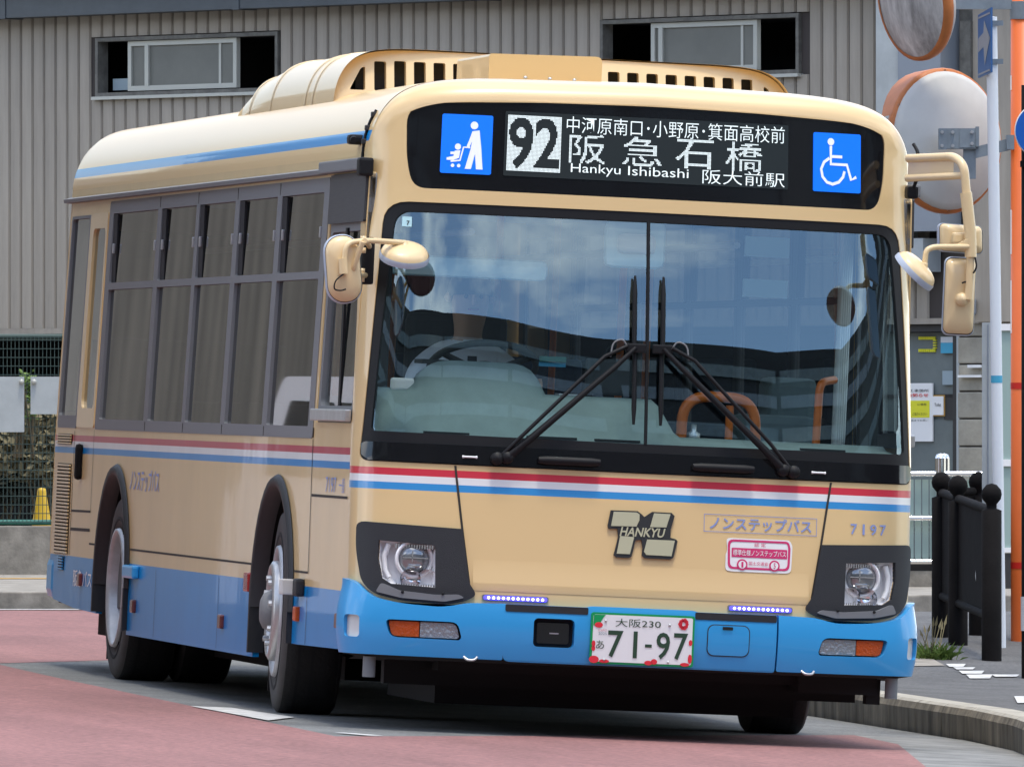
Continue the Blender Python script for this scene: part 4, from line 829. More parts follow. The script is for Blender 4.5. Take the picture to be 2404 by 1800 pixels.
mb = MB(); mb.tube(bend([(1.372, -.06, 2.215), (1.20, -.11, 2.205), (1.165, -.12, 2.19), (1.160, -.12, 2.10)], .03), .0125, 10); mb.bbox((1.135, -.145, 2.085), (1.172, -.10, 2.135), .008); mb.prism([(0, 0), (.05, .03), (.04, .05), (-.01, .02)], (1.32, -.07, 2.20), X, Z, (0, .03, 0)); mb.build('mirror_arm', 'mirror_back', m3)

# --- cab interior
mb = MB(); mb.box((-1.18, .32, .36), (1.18, 10.3, .39)); mb.box((-.3, 1.3, .385), (.3, 1.32, .42)); mb.build('cab_floor', 'cab_floor', BUS)
V = []; xs = np.linspace(-1.16, 1.16, 70)
for x in xs:
    hump = .13 * max(0, 1 - ((x + .68) / .29) ** 6) if abs(x + .68) < .29 else 0
    h0 = 1.47 - .16 * min(1, max(0, (x - .10) / .10)); fy = FX(max(-1.2, min(1.2, x)), 1.3).y
    for y, z in ((fy + .03, 1.27), (fy + .16, 1.30), (fy + .30, h0), (fy + .38, h0 + .02 + hump), (fy + .55, h0 + hump * 1.02), (fy + .62, h0 - .14), (fy + .62, .75)): V.append((x, y, z))
mesh_obj('dashboard', V, [(i * 7 + k, (i + 1) * 7 + k, (i + 1) * 7 + k + 1, i * 7 + k + 1) for i in range(69) for k in range(6)], 'dash', BUS, True)
mb = MB(); mb.box((.10, .5, 1.0), (1.16, .62, 1.302)); mb.build('dash_front', 'dash_dark', BUS)
mb = MB(); c = Vector((-.60, .86, 1.60)); ax = Vector((0, .45, .9)).normalized(); mb.lathe([(.235 + .016 * math.cos(q), .016 * math.sin(q)) for q in np.linspace(0, 2 * math.pi, 9)], c, ax, 36); mb.tube([c, c - ax * .35], .03, 8)
for a in (90, 210, 330): e = (X * math.cos(math.radians(a)) + ax.cross(X) * math.sin(math.radians(a))) * .23; mb.tube([c - ax * .03, c + e], .014, 6)
mb.lathe([(0, .02), (.06, .02), (.07, -.03), (0, -.04)], c - ax * .02, ax, 16); mb.build('steering_wheel', 'dash_dark', BUS)
st_ = MB();  st_.bbox((-0.82, 1.25, 1.03), (-0.34, 1.72, 1.16), .04); st_.bbox((-0.81, 1.68, 1.13), (-0.35, 1.80, 1.84), .04); st_.bbox((-0.71, 1.69, 1.86), (-0.45, 1.77, 2.08), .03); st_.box((-0.70, 1.30, 0.39), (-0.45, 1.65, 1.05)); st_.box((-1.15, .9, .39), (-.25, 1.45, .58)); st_.build('driver_seat', 'dash_dark', BUS)
mb = MB(); mb.box((-1.16, 2.08, .39), (-.30, 2.11, 1.45)); mb.build('cab_partition', 'dash', BUS)
mb = MB(); mb.box((-1.14, 2.085, 1.45), (-.32, 2.095, 2.2)); mb.build('partition_glass', 'clear_glass', BUS)
mb = MB(); mb.tube(bend([(.270, .70, 1.20), (.275, .70, 1.515), (.600, .70, 1.515), (.610, .70, 1.20)], .12, 8), .024, 12); mb.tube([(.49, .72, 1.15), (.49, .72, 1.48)], .018, 10); mb.build('handrail', 'orange_rail', BUS)
mb = MB(); mb.tube(bend([(.875, .70, 1.15), (.885, .70, 1.60), (.97, .80, 1.615)], .05, 6), .018, 12); mb.build('handrail', 'orange_rail', BUS)
for a, b in ((-.95, -.75), (-.5, -.28), (-.2, 0.), (.72, .92)):
    mb = MB(); q = FX((a + b) / 2, 1.3); mb.box((a, q.y + .13, 1.296), (b, q.y + .155, 1.306)); mb.build('demister_slot', 'under', BUS)
mb = MB(); mb.box((-.90, .68, 1.604), (-.46, .90, 1.622)); mb.build('cab_shadow_slab', 'dash_dark', BUS)  # dark slab behind the dash hump, painted as the cab's shadow
mb = MB(); mb.bbox((-.16, .72, 1.50), (.06, .76, 1.66), .012); mb.build('ticket_monitor', 'dash_dark', BUS)
mb = MB(); mb.box((-.29, .66, 1.492), (-.20, .76, 1.498)); mb.build('paper_note', 'white', BUS)
mb = MB(); mb.bbox((.78, 1.3, 1.2), (1.0, 1.6, 1.62), .04); mb.build('front_seat', 'dash', BUS)
for x, y in ((.45, 2.6), (-.33, 2.15), (.33, 4.4), (-.36, 4.9), (.36, 6.2), (-.36, 6.6), (.2, 1.9)):
    mb = MB(); mb.tube([(x, y, .39), (x, y, 2.42)], .017, 10); mb.build('grab_pole', 'orange_rail', BUS)
for (x, y0, y1) in ((-.62, 1.2, 9.5), (.62, 1.4, 9.5)):
    mb = MB(); mb.tube([(x, y0, 2.2), (x, y1, 2.2)], .016, 8); mb.build('ceiling_rail', 'lining', BUS)
seat = MB(); seat.bbox((-.21, -.21, .40), (.21, .22, .50), .03); seat.bbox((-.21, .18, .46), (.21, .27, 1.02), .03); seat.box((-.06, -.1, .0), (.06, .1, .41)); SM = seat.build('passenger_seat', 'seat_blue', BUS)
seats = [(x, y) for x in (-.98, .98) for y in (4.0, 4.8, 5.6, 6.4)] + [(x, y) for x in (-.98, -.55, .55, .98) for y in (8.2, 9.0, 9.8)]
for i, (x, y) in enumerate(seats):
    o = SM if i == 0 else SM.copy()
    if i: COL.objects.link(o); o.parent = BUS
    o.location = (x, y, .39 if y < 7 else .70)
mb = MB(); mb.box((-1.18, 7.2, .39), (1.18, 10.3, .70)); mb.build('rear_floor', 'cab_floor', BUS)
mb = MB(); mb.box((-1.17, .62, 2.44), (1.17, 10.3, 2.46)); mb.build('ceiling', 'lining', BUS)
mb = MB(); mb.bbox((-.14, .50, 2.06), (.13, .56, 2.27), .04); mb.build('camera_hatch', 'cyan_plastic', BUS); mb = MB(); mb.bbox((-.09, .485, 2.12), (.08, .505, 2.21), .03); mb.build('hatch_window', 'lining', BUS)
mb = MB(); mb.bbox((-1.07, .62, 1.985), (-.37, .66, 2.075), .03); mb.build('sun_visor', 'cyan_plastic', BUS)
for z0, z1 in ((2.15, 2.24), (1.97, 2.05)):
    mb = MB(); mb.box((.62, 1.2, z0), (.82, 1.23, z1)); mb.build('notice_plate', 'cyan_plastic', BUS)
mb = MB(); mb.box((-.36, .80, 1.615), (-.24, .86, 1.635)); mb.build('ticket_tray', 'notice_blue', BUS); mb = MB(); mb.box((-.35, .79, 1.637), (-.24, .85, 1.66)); mb.build('leaflet', 'green_paint', BUS)
mb = MB(); mb.bbox((.02, 1.15, .8), (.32, 1.5, 1.38), .03); mb.build('fare_box', 'dash', BUS); mb = MB(); mb.bbox((.62, 1.05, .9), (.95, 1.4, 1.45), .04); mb.build('door_console', 'dash', BUS)
for (x, z) in ((-.42, 1.44), (.30, 1.33)):
    mb = MB(); mb.lathe([(.03, 0), (.03, .02), (.012, .03), (.012, .06)], (x, .56, z), (0, -.2, 1), 12); mb.build('dash_bracket', 'satin', BUS)
for (x0, x1, m) in ((-1.14, -1.06, 'dash_dark'), (1.06, 1.14, 'dash_dark')):
    mb = MB(); mb.box((x0, .62, 1.3), (x1, .70, 2.43)); mb.build('door_pillar', m, BUS)
mb = MB()
for k in range(5): x = 1.0 + .03 * k; mb.tube([(x, .9 + .1 * k, 1.25), (x, .9 + .1 * k, 2.3)], .012, 6)
mb.build('door_edge', 'lining', BUS)

# ================================================================== DRIVER
def skinned(joints, edges, root=0, sub=2):
    me = bpy.data.meshes.new('sk'); me.from_pydata([j[0] for j in joints], edges, []); o = bpy.data.objects.new('sk', me); COL.objects.link(o)
    md = o.modifiers.new('s', 'SKIN'); md.use_smooth_shade = True
    sv = me.skin_vertices[0].data
    for i, j in enumerate(joints): r = j[1]; sv[i].radius = (r, r) if not isinstance(r, tuple) else r; sv[i].use_root = (i == root)
    sb = o.modifiers.new('b', 'SUBSURF'); sb.levels = sb.render_levels = sub
    dg = bpy.context.evaluated_depsgraph_get(); dg.update(); ev = o.evaluated_get(dg); m2 = ev.to_mesh()
    V = [v.co.copy() for v in m2.vertices]; Fc = [tuple(p.vertices) for p in m2.polygons]; ev.to_mesh_clear(); bpy.data.objects.remove(o); bpy.data.meshes.remove(me); return V, Fc
DX, DY = -.57, 1.50
DZ = .12
def D(x, y, z): return (DX + x, DY + y, z + DZ)
J = [(D(0, 0, 1.02), .16), (D(0, .02, 1.20), .155), (D(0, .0, 1.38), .165), (D(0, -.01, 1.52), .12), (D(0, -.02, 1.60), .062), (D(0, -.04, 1.68), .075), (D(0, -.055, 1.77), .098), (D(0, -.04, 1.86), .085)]
E_ = [(i, i + 1) for i in range(7)]
hands = {}
for sg in (-1, 1):
    b = len(J); J += [(D(sg * .12, -.0, 1.50), .09), (D(sg * .21, -.02, 1.46), .072), (D(sg * .27, -.16, 1.26), .055), (D(sg * .26, -.38, 1.32), .042), (D(sg * .215, -.56, 1.385), .033), (D(sg * .200, -.63, 1.405), .038)]
    E_ += [(3, b)] + [(b + i, b + i + 1) for i in range(5)]
    hb = b + 5; hx, hy, hz_ = J[hb][0]
    for k, (dx, ln) in enumerate(((-.024, .07), (-.008, .08), (.009, .076), (.025, .06))):          # four fingers curled round the rim
        f = len(J); J += [((hx + dx, hy - .035, hz_ + .025), .0095), ((hx + dx, hy - .035 - ln * .45, hz_ + .012), .0085), ((hx + dx, hy - .03 - ln * .4, hz_ - .02), .0075)]; E_ += [(hb, f), (f, f + 1), (f + 1, f + 2)]
    f = len(J); J += [((hx - sg * .035, hy - .01, hz_ - .012), .011), ((hx - sg * .045, hy - .045, hz_ - .022), .009)]; E_ += [(hb, f), (f, f + 1)]
    b = len(J); J += [(D(sg * .10, -.06, .98), .10), (D(sg * .16, -.45, 1.00), .075), (D(sg * .15, -.55, .62), .055), (D(sg * .15, -.56, .47), .05), (D(sg * .15, -.72, .44), .042)]; E_ += [(0, b)] + [(b + i, b + i + 1) for i in range(4)]
V, Fc = skinned(J, E_)
def bodymat(c):
    r = Vector(c) - Vector((DX, DY, DZ))
    if r.z > 1.60: return 1
    if r.y < -.24 and r.z > 1.2: return 1
    if r.z < 1.08 and r.z > .5: return 2
    return 2 if r.z <= .5 else 0
fm = [bodymat(sum((V[i] for i in f), Vector()) / len(f)) for f in Fc]
PER = mesh_obj('person', V, Fc, None, None, True, ['shirt', 'skin', 'cloth_dark'], fm); PER.matrix_world = M4
tag(PER, 'driver in a white short sleeved shirt seated with both hands on the steering wheel', 'person')
hc = Vector(D(0, -.05, 1.80))
mb = MB(); mb.lathe([(.0, .105), (.05, .098), (.085, .07), (.100, .03), (.103, .0), (.10, -.02)], hc + Vector((0, .012, .012)), (0, .12, 1), 24); mb.lathe([(.02, -.09), (.06, -.085), (.09, -.03), (.095, .0)], hc + Vector((0, .03, .0)), (0, .5, 1), 20); mb.build('hair', 'hair', PER)
mb = MB()
for sg in (-1, 1): mb.lathe([(0, .0), (.006, .001), (.010, -.006)], hc + Vector((sg * .034, -.094, -.005)), (0, -1, 0), 12)
mb.build('eyes', 'hair', PER)
mb = MB()
for sg in (-1, 1): mb.lathe([(0, .003), (.005, .002), (.006, 0)], hc + Vector((sg * .034, -.094, -.005)), (0, -1, 0), 10); mb.tube([hc + Vector((sg * .018, -.098, .018)), hc + Vector((sg * .05, -.09, .019))], .004, 6)
mb.build('brows', 'hair', PER)
mb = MB(); mb.tube([hc + Vector((0, -.098, .0)), hc + Vector((0, -.118, -.032)), hc + Vector((0, -.098, -.04))], [.008, .014, .010], 8); mb.lathe([(0, -.02), (.022, -.006), (.024, .006), (0, .02)], hc + Vector((-.098, .01, -.01)), (1, 0, 0), 10); mb.lathe([(0, -.02), (.022, -.006), (.024, .006), (0, .02)], hc + Vector((.098, .01, -.01)), (1, 0, 0), 10); mb.build('nose_and_ears', 'skin', PER)
mb = MB(); mb.tube([hc + Vector((-.024, -.088, -.062)), hc + Vector((0, -.096, -.064)), hc + Vector((.024, -.088, -.062))], .005, 6); mb.build('mouth', 'red_lens', PER)
mb = MB(); mb.prism([(-.02, 1.53), (.02, 1.53), (.03, 1.25), (0, 1.20), (-.03, 1.25)], (DX, DY - .165, DZ), X, Z, (0, -.01, 0)); mb.build('necktie', 'cloth_dark', PER)
tw = MB(); q = busy(945, 902, .52); tw.bbox((q.x - .05, .50, q.z - .028), (q.x + .05, .56, q.z + .028), .012); o = tw.build('towel', 'towel', None); o.matrix_world = M4; tag(o, 'small folded white towel lying on the dashboard beside the side pillar', 'towel')

# ================================================================== BUILDING behind
e1 = (HR - HF * .96).normalized(); en = Vector((-e1.y, e1.x, 0)); en = en if en.dot(HF) < 0 else -en       # outward, towards the camera
W00 = at(0, 770, 104.); W00.z = 0
def wall(u, v, off=0.):                              # pixel -> (along wall, height) on the wall plane
    r = rayw(u, v); t = ((W00 + en * off - CW).dot(en)) / r.dot(en); p = CW + r * t; return ((p - W00).dot(e1), p.z)
BW = Matrix((e1, -en, Vector((0, 0, 1)))).transposed().to_4x4(); BW.translation = Vector((W00.x, W00.y, 0))     # local x along wall, local -y outward
BLD = empty('station_building', BW, 'grey brown clad station building with sliding clerestory windows and dark gutter', 'building')
zb = wall(0, 772)[1]; zt = wall(0, 47)[1]; ZG = ZLEV
a_l, a_r = -40., wall(2404, 500)[0] + 3
wins = []
for q in (((233, 93), (654, 82), (652, 206), (233, 226)), ((1418, 54), (1877, 37), (1877, 172), (1418, 178))):
    c = [wall(*p) for p in q]; wins.append((c[0][0], c[1][0], (c[2][1] + c[3][1]) / 2, (c[0][1] + c[1][1]) / 2))
pitch = wall(27.0, 400)[0] * 1.0
pme = {}
def panel(a, z0, z1):
    key = (round(z0, 2), round(z1, 2))
    if key not in pme:
        w = pitch - .013; mb = MB(); mb.add([(0, 0, z0), (.012, -.022, z0), (w - .012, -.022, z0), (w, 0, z0), (0, 0, z1), (.012, -.022, z1), (w - .012, -.022, z1), (w, 0, z1)], [(0, 1, 5, 4), (1, 2, 6, 5), (2, 3, 7, 6), (0, 3, 2, 1)]); o = mb.build('cladding_panel', 'cladding', BLD); pme[key] = o.data
    else: o = bpy.data.objects.new('cladding_panel', pme[key]); COL.objects.link(o); o.parent = BLD
    o.location = (a, 0, 0); return o
k0 = -3; a = k0 * pitch
a_end = wall(2165, 400)[0]
while a < a_end:
    segs = [(zb, zt)]
    for w in wins:
        if a + pitch > w[0] + .02 and a < w[1] - .02: segs = [(zb, w[2] - .03), (w[3] + .03, zt)]
    for z0, z1 in segs: panel(a, z0, z1)
    a += pitch
mb = MB(); a = k0 * pitch - pitch * 2                # cladding continues outside the view (seen in the bus windows)
while a > a_l: mb.box((a, -.022, zb), (a + pitch * 2 - .012, 0, zt)); a -= pitch * 2
kind(mb.build('far_cladding', 'cladding', BLD), 'stuff')
segs = [(a_l, wins[0][0], zb, zt + .3), (wins[0][0], wins[0][1], zb, wins[0][2]), (wins[0][0], wins[0][1], wins[0][3], zt + .3), (wins[0][1], wins[1][0], zb, zt + .3), (wins[1][0], wins[1][1], zb, wins[1][2]), (wins[1][0], wins[1][1], wins[1][3], zt + .3), (wins[1][1], a_r, zb, zt + .3)]
mb = MB()
for x0, x1, z0, z1 in segs: mb.box((x0, .004, z0), (x1, .10, z1))
mb.build('wall', 'cladding_dark', BLD)
mb = MB(); mb.box((a_l, .0, ZG - .3), (-9., .12, zb - .05)); mb.build('unseen_plinth_wall', 'concrete', BLD)  # unseen wall added so low reflections meet wall instead of sky
mb = MB(); mb.box((a_l, -.02, zb - .05), (a_r, .3, zb)); mb.build('wall_base_rail', 'cladding', BLD)
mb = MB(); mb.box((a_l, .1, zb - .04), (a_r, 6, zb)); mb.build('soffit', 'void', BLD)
gl_ = 3.1; a = a_l
while a < a_r:
    mb = MB(); mb.box((a + .01, -.26, zt), (min(a + gl_, a_r) - .01, -.04, zt + .22)); mb.box((a - .04, -.268, zt - .008), (a + .05, -.03, zt + .225)); mb.build('gutter', 'gutter_metal', BLD); a += gl_
mb = MB(); mb.add([(a_l, -.35, zt + .24), (a_r, -.35, zt + .24), (a_r, 9, zt + 2.6), (a_l, 9, zt + 2.6), (a_l, -.35, zt + .36), (a_r, -.35, zt + .36), (a_r, 9, zt + 2.75), (a_l, 9, zt + 2.75)], [(0, 3, 2, 1), (4, 5, 6, 7), (0, 1, 5, 4), (1, 2, 6, 5), (3, 0, 4, 7)]); mb.build('roof', 'gutter_metal', BLD)
mb = MB(); mb.box((a_l, 8.5, ZG), (a_r, 8.8, zt + 2.4)); mb.build('back_wall', 'void', BLD)
def frame4(mb, x0, x1, z0, z1, t, y0, y1):
    mb.box((x0, y0, z0), (x1, y1, z0 + t)); mb.box((x0, y0, z1 - t), (x1, y1, z1)); mb.box((x0, y0, z0 + t), (x0 + t, y1, z1 - t)); mb.box((x1 - t, y0, z0 + t), (x1, y1, z1 - t))
for wi, (x0, x1, z0, z1) in enumerate(wins):
    mb = MB(); frame4(mb, x0 - .02, x1 + .02, z0 - .02, z1 + .02, .035, -.035, .10); fo = mb.build('window', 'win_wood', BLD)
    mb = MB(); mb.box((x0, .16, z0), (x1, .9, z0 + .01)); mb.box((x0 - .1, .9, z0 - .1), (x1 + .1, .92, z1 + .1)); mb.box((x0, .16, z1 - .01), (x1, .9, z1)); mb.build('room_behind', 'void', fo)
    if wi == 0: s0, s1, sp = wall(300, 150)[0], wall(555, 150)[0], wall(340, 150)[0]
    else: s0, s1, sp = wall(1528, 110)[0], wall(1777, 110)[0], wall(1546, 110)[0]
    mb = MB(); frame4(mb, s0, s1, z0 + .025, z1 - .02, .045, .0, .05); mb.box((sp, -.004, z0 + .065), (sp + .05, .048, z1 - .06)); mb.build('sash_frame', 'win_frame', fo)
    mb = MB(); mb.box((s0 + .04, .02, z0 + .065), (s1 - .04, .026, z1 - .06)); mb.build('sash_pane', 'frosted', fo)
    mb = MB(); q = s1 - (s1 - s0) * (.17 if wi == 0 else .16); mb.box((q, .012, z0 + .066), (q + .03, .019, z1 - .061)); mb.build('sash_stile', 'win_frame', fo)
    mb = MB(); mb.box((x0 - .04, -.07, z0 - .05), (x1 + .04, .03, z0 - .021)); mb.build('sill', 'win_frame', fo)
    if wi == 0:
        mb = MB(); qa, qz = wall(258, 200); mb.box((x0 + .09, .09, z0 + .04), (s0 - .01, .12, qz + .06)); mb.build('stacked_board', 'pale_blue', fo)
# ground-floor frontage at the right: dark lintel, glazed door, blockwork
def wq(u0, v0, u1, v1): a, b = wall(u0, v1), wall(u1, v0); return a[0], b[0], a[1], b[1]
def wbox(nm, u0, v0, u1, v1, y0, y1, m, par=BLD, bev=0.):
    x0, x1, z0, z1 = wq(u0, v0, u1, v1); mb = MB()
    (mb.bbox((x0, y0, z0), (x1, y1, z1), bev) if bev else mb.box((x0, y0, z0), (x1, y1, z1))); return mb.build(nm, m, par)
wbox('lintel', 2040, 757, 2245, 780, .02, .3, 'frame_dark')
dr = wbox('door', 2040, 780, 2232, 1330, .12, .16, 'door_glass')
wbox('door_frame', 2226, 780, 2240, 1330, .06, .16, 'frame_dark', dr); wbox('door_rail', 2040, 925, 2228, 934, .10, .14, 'frame_dark', dr)
wbox('door_frame', 2240, 780, 2247, 1330, .03, .16, 'panel_pale', dr); wbox('door_panel', 2198, 925, 2226, 985, .10, .118, 'frame_dark', dr)
for v0, v1 in ((985, 1110), (1110, 1330)): wbox('door_panel', 2045, v0, 2224, v1 - 3, .108, .119, 'door_glass', dr)
for (u0, v0, u1, v1, m) in ((2193, 790, 2224, 804, 'notice_gray'), (2193, 804, 2224, 829, 'notice_blue'), (2197, 870, 2223, 903, 'pale_blue'), (2100, 899, 2174, 1036, 'white'), (2100, 940, 2167, 980, 'notice_yellow'), (2174, 930, 2199, 974, 'white')):
    wbox('notice', u0, v0, u1, v1, .085 if m != 'notice_yellow' else .082, .0995, m, dr)
wbox('notice', 2172, 927, 2201, 977, .092, .0998, 'yellow_line', dr)
WT_ = lambda a, z, off: Vector((a, .0835 - off, z))
def wtext(body, u0, v0, u1, v1, m, yy=.080, bold=0.):
    x0, x1, z0, z1 = wq(u0, v0, u1, v1); return text('notice_text', body, x0, x1, z0, z1, lambda a, z, off: Vector((a, yy, z)), m, dr, 0., bold)
wtext('工事箇所', 2120, 913, 2166, 920, 'print_black'); wtext('お知らせ', 2116, 923, 2165, 932, 'notice_red', bold=.02); wtext('に使用', 2140, 946, 2160, 952, 'print_black', .079); wtext('ご協力ください', 2128, 968, 2162, 975, 'print_black', .079); wtext('駅係員までお願い', 2110, 984, 2165, 989, 'print_black'); wtext('Toilet', 2179, 946, 2194, 954, 'print_black', .082)
fl = []
for k in range(9):                                    # hazard-striped frame on the glass
    wbox('hazard_stripe', 2138 + 4.4 * k, 790, 2141 + 4.4 * k, 797, .10, .1175, 'notice_yellow', dr); wbox('hazard_stripe', 2138 + 4.4 * k, 819, 2141 + 4.4 * k, 826, .10, .1175, 'notice_yellow', dr)
for k in range(4): wbox('hazard_stripe', 2172, 797 + 6 * k, 2179, 800 + 6 * k, .10, .1175, 'notice_yellow', dr)
for k, (v0, v1) in enumerate(((757, 789), (791, 853), (856, 917), (920, 981), (984, 1046), (1049, 1110), (1113, 1175), (1178, 1240), (1243, 1330))):
    for j, (u0, u1) in enumerate(((2248, 2318 + 20 * (k % 2)), (2319.5 + 20 * (k % 2), 2420))): wbox('wall_block', u0, v0, u1, v1, .0 + .004 * (k % 3), .2, 'block', BLD, .012)
wbox('block_mortar', 2247, 757, 2420, 1330, .03, .25, 'cladding_dark')
for u0, v0, u1, v1 in ((2280, 856, 2312, 863), (2257, 880, 2312, 886)): wbox('white_bracket', u0, v0, u1, v1, -.05, .0, 'white')
cb = wbox('wall_cabinet', 2162, -30, 2262, 545, -.30, -.03, 'panel_gray'); wbox('cabinet_edge', 2107, -30, 2160, 645, -.28, -.03, 'panel_pale'); wbox('cabinet_foot', 2110, 560, 2214, 640, -.26, -.03, 'panel_pale')
wbox('corner_post', 2263, -40, 2300, 470, -.06, -.024, 'win_wood'); wbox('corner_post', 2300, -40, 2420, 756, -.09, -.024, 'cladding'); wbox('wall_lamp', 2300, 700, 2312, 740, -.28, -.1, 'panel_gray', BLD, .02)
wbox('conduit', 2275, 50, 2300, 400, -.12, -.07, 'win_wood')

# ---------------------------------------------------------------- left lot: kerb, low wall, mesh fence, things behind
def cam_obj(d, u, v):                                 # local frame facing the camera at pixel/depth: x right, y away, z up
    p = at(u, v, d); m = Matrix((HR, HF, Vector((0, 0, 1)))).transposed().to_4x4(); m.translation = p; return m
def px(d): return d / FPX
def lot_kerb(u0, u1, d, vb, vt, depth_):
    m = cam_obj(d, u0, vb); k = kind(empty('lot_kerb', m), 'structure'); L = (u1 - u0) * px(d); h = (vb - vt) * px(d); n = max(1, round(L / .9)); w = L / n
    for i in range(n): b = MB(); b.bbox((i * w + .006, 0, -.15), ((i + 1) * w - .006, .16, h), .012); b.build('kerb_stone', 'concrete', k)
    b = MB(); b.box((0, .165, -.15), (L, depth_, h - .006)); b.build('kerb_walk', 'concrete', k)
    b = MB(); b.box((0, depth_ * .72, h - .004), (L, depth_ * .74 + .15, h)); b.build('yellow_edge', 'yellow_line', k)
    return k
lot_kerb(-1500, 560, 75.5, 1433, 1389, 11.5)
lot_kerb(1900, 3200, 74.0, 1440, 1396, 9.)
LW = empty('low_concrete_wall', cam_obj(87., -1500, 1346), 'low grey concrete wall carrying the green mesh fence', 'wall'); s = px(87.)
for i in range(6): mb = MB(); mb.bbox((i * 1.2 + .004, 0, -.1), (i * 1.2 + 1.196, .18, 112 * s), .01); mb.build('wall_segment', 'concrete', LW)
FEN = empty('mesh_fence', cam_obj(87.05, -1500, 1226), 'green welded mesh fence standing on the low concrete wall', 'fence')
L = 2050 * s; Hh = 436 * s
mb = MB(); mb.tube([(0, .04, .0), (L, .04, .0)], .022, 8); mb.build('rail', 'green_paint', FEN); mb = MB(); mb.tube([(0, .04, Hh), (L, .04, Hh)], .022, 8); mb.build('rail', 'green_shaded', FEN)  # upper rail, posts and wires: darker green paints in the building's shade
for k in range(4): mb = MB(); x = .35 + k * 1.8; mb.tube([(x, .04, -.1), (x, .04, Hh + .03)], .024, 8); mb.build('fence_post', 'green_shaded', FEN)
mb = MB(); x0 = 1350 * s
for k in range(int((L - x0) / .031)): x = x0 + k * .031; mb.box((x, .0, .0), (x + .005, .005, Hh))
for k in range(int(Hh / .068) + 1): z = k * .068; mb.box((x0, -.004, z), (L, .0, z + .006))
kind(mb.build('mesh_wires', 'green_shaded', FEN), 'stuff')
for i, (u0, u1, v0, v1) in enumerate(((-60, 57, 884, 1014), (72, 190, 884, 972))):
    b = empty('banner_board', cam_obj(87.0, u0, v1)); mb = MB(); mb.box((0, -.02, 0), ((u1 - u0) * s, -.008, (v1 - v0) * s)); mb.build('board_sheet', 'panel_pale', b)
    for q in (0.02, 1): mb = MB(); mb.lathe([(.02, 0), (.02, .03), (0, .03)], (((u1 - u0) * s - .04) * q + .02, -.02, (v1 - v0) * s - .04), (0, -1, 0), 8); mb.build('board_tie', 'win_frame', b)
    tag(b, ('taller pale white board tied to the green mesh fence', 'shorter pale white board tied to the green mesh fence')[i], 'board')
cn = empty('traffic_cone', cam_obj(88.2, 98, 1242)); s2 = px(88.2)
mb = MB(); mb.lathe([(.085, .0), (.035, .30), (.03, .325), (.0, .33)], (0, 0, 0), (0, 0, 1), 20); mb.build('cone_body', 'cone_yellow', cn); mb = MB(); mb.bbox((-.11, -.11, -.03), (.11, .11, .012), .01); mb.build('cone_base', 'cone_yellow', cn)
mb = MB(); mb.box((-.15, -.15, -.45), (.15, .15, -.028)); mb.build('cone_plinth', 'concrete', cn)
tag(cn, 'small yellow traffic cone standing behind the green mesh fence', 'traffic cone')
# parked dark car behind the fence
cr_ = empty('parked_car', cam_obj(93., 20, 1310), 'dark parked car half hidden behind the green mesh fence', 'car')
prof = [(-2.1, .25), (2.1, .25), (2.15, .75), (1.5, .92), (.8, 1.38), (-1.1, 1.42), (-1.8, .98), (-2.15, .85)]
mb = MB(); mb.prism(fillet(prof, .12), (0, -.8, .0), X, Z, (0, 1.6, 0)); mb.build('body', 'black_gloss', cr_)
mb = MB(); mb.prism([(-1.5, .98), (.95, .98), (.7, 1.32), (-1.05, 1.36)], (0, -.808, 0), X, Z, (0, .006, 0)); mb.build('side_window', 'door_glass', cr_)
for x in (-1.35, 1.35): mb = MB(); mb.lathe([(.0, .82), (.2, .82), (.31, .81), (.32, .7), (.32, .6)], (x, 0, .30), (0, -1, 0), 24); mb.build('wheel', 'tyre', cr_)
for z in (.5, .7): mb = MB(); mb.box((1.6, -.815, z), (2.05, -.79, z + .03)); mb.build('trim', 'chrome', cr_)
def foliage(nm, mtx, label, n, spread, hgt, m, leaf=.09, stem=True):
    r = empty(nm, mtx, label, 'shrub'); V = []; Fc = []; rnd = random.Random(hash(nm) % 99 + n)
    for k in range(n):
        a = rnd.uniform(0, 6.28); q = rnd.random() ** .5; z = rnd.random(); c = Vector((math.cos(a) * q * spread * (1 - .5 * z), math.sin(a) * q * spread * .5, z * hgt)); d = Vector((rnd.uniform(-1, 1), rnd.uniform(-1, .3), rnd.uniform(-.6, .9))).normalized() * leaf * rnd.uniform(.6, 1.4); w = d.orthogonal().normalized() * leaf * .3
        i = len(V); V += [c, c + d * .5 + w, c + d, c + d * .5 - w]; Fc.append((i, i + 1, i + 2, i + 3))
    mesh_obj('leaves', V, Fc, m, r); mb = MB()
    for k in range(6): mb.tube([(rnd.uniform(-.1, .1), 0, -.3), (rnd.uniform(-spread, spread) * .6, rnd.uniform(-.1, .1), hgt * .8)], [.014, .004], 5)
    mb.build('stems', 'stem', r); return r
foliage('garden_shrub', cam_obj(89.5, 95, 1120), 'dry straw coloured shrub behind the green mesh fence', 900, .42, .55, 'straw', .10)
foliage('garden_shrub', cam_obj(90., 10, 1180), 'leafy shrub, coloured dark for shade, behind the green mesh fence', 1200, .45, .62, 'leaf_shaded', .10)  # near-black leaf colour holds the shade of the building
foliage('hanging_plant', cam_obj(88.0, 63, 985), 'bright green climbing plant showing between the two pale boards', 160, .09, .38, 'leaf', .05)

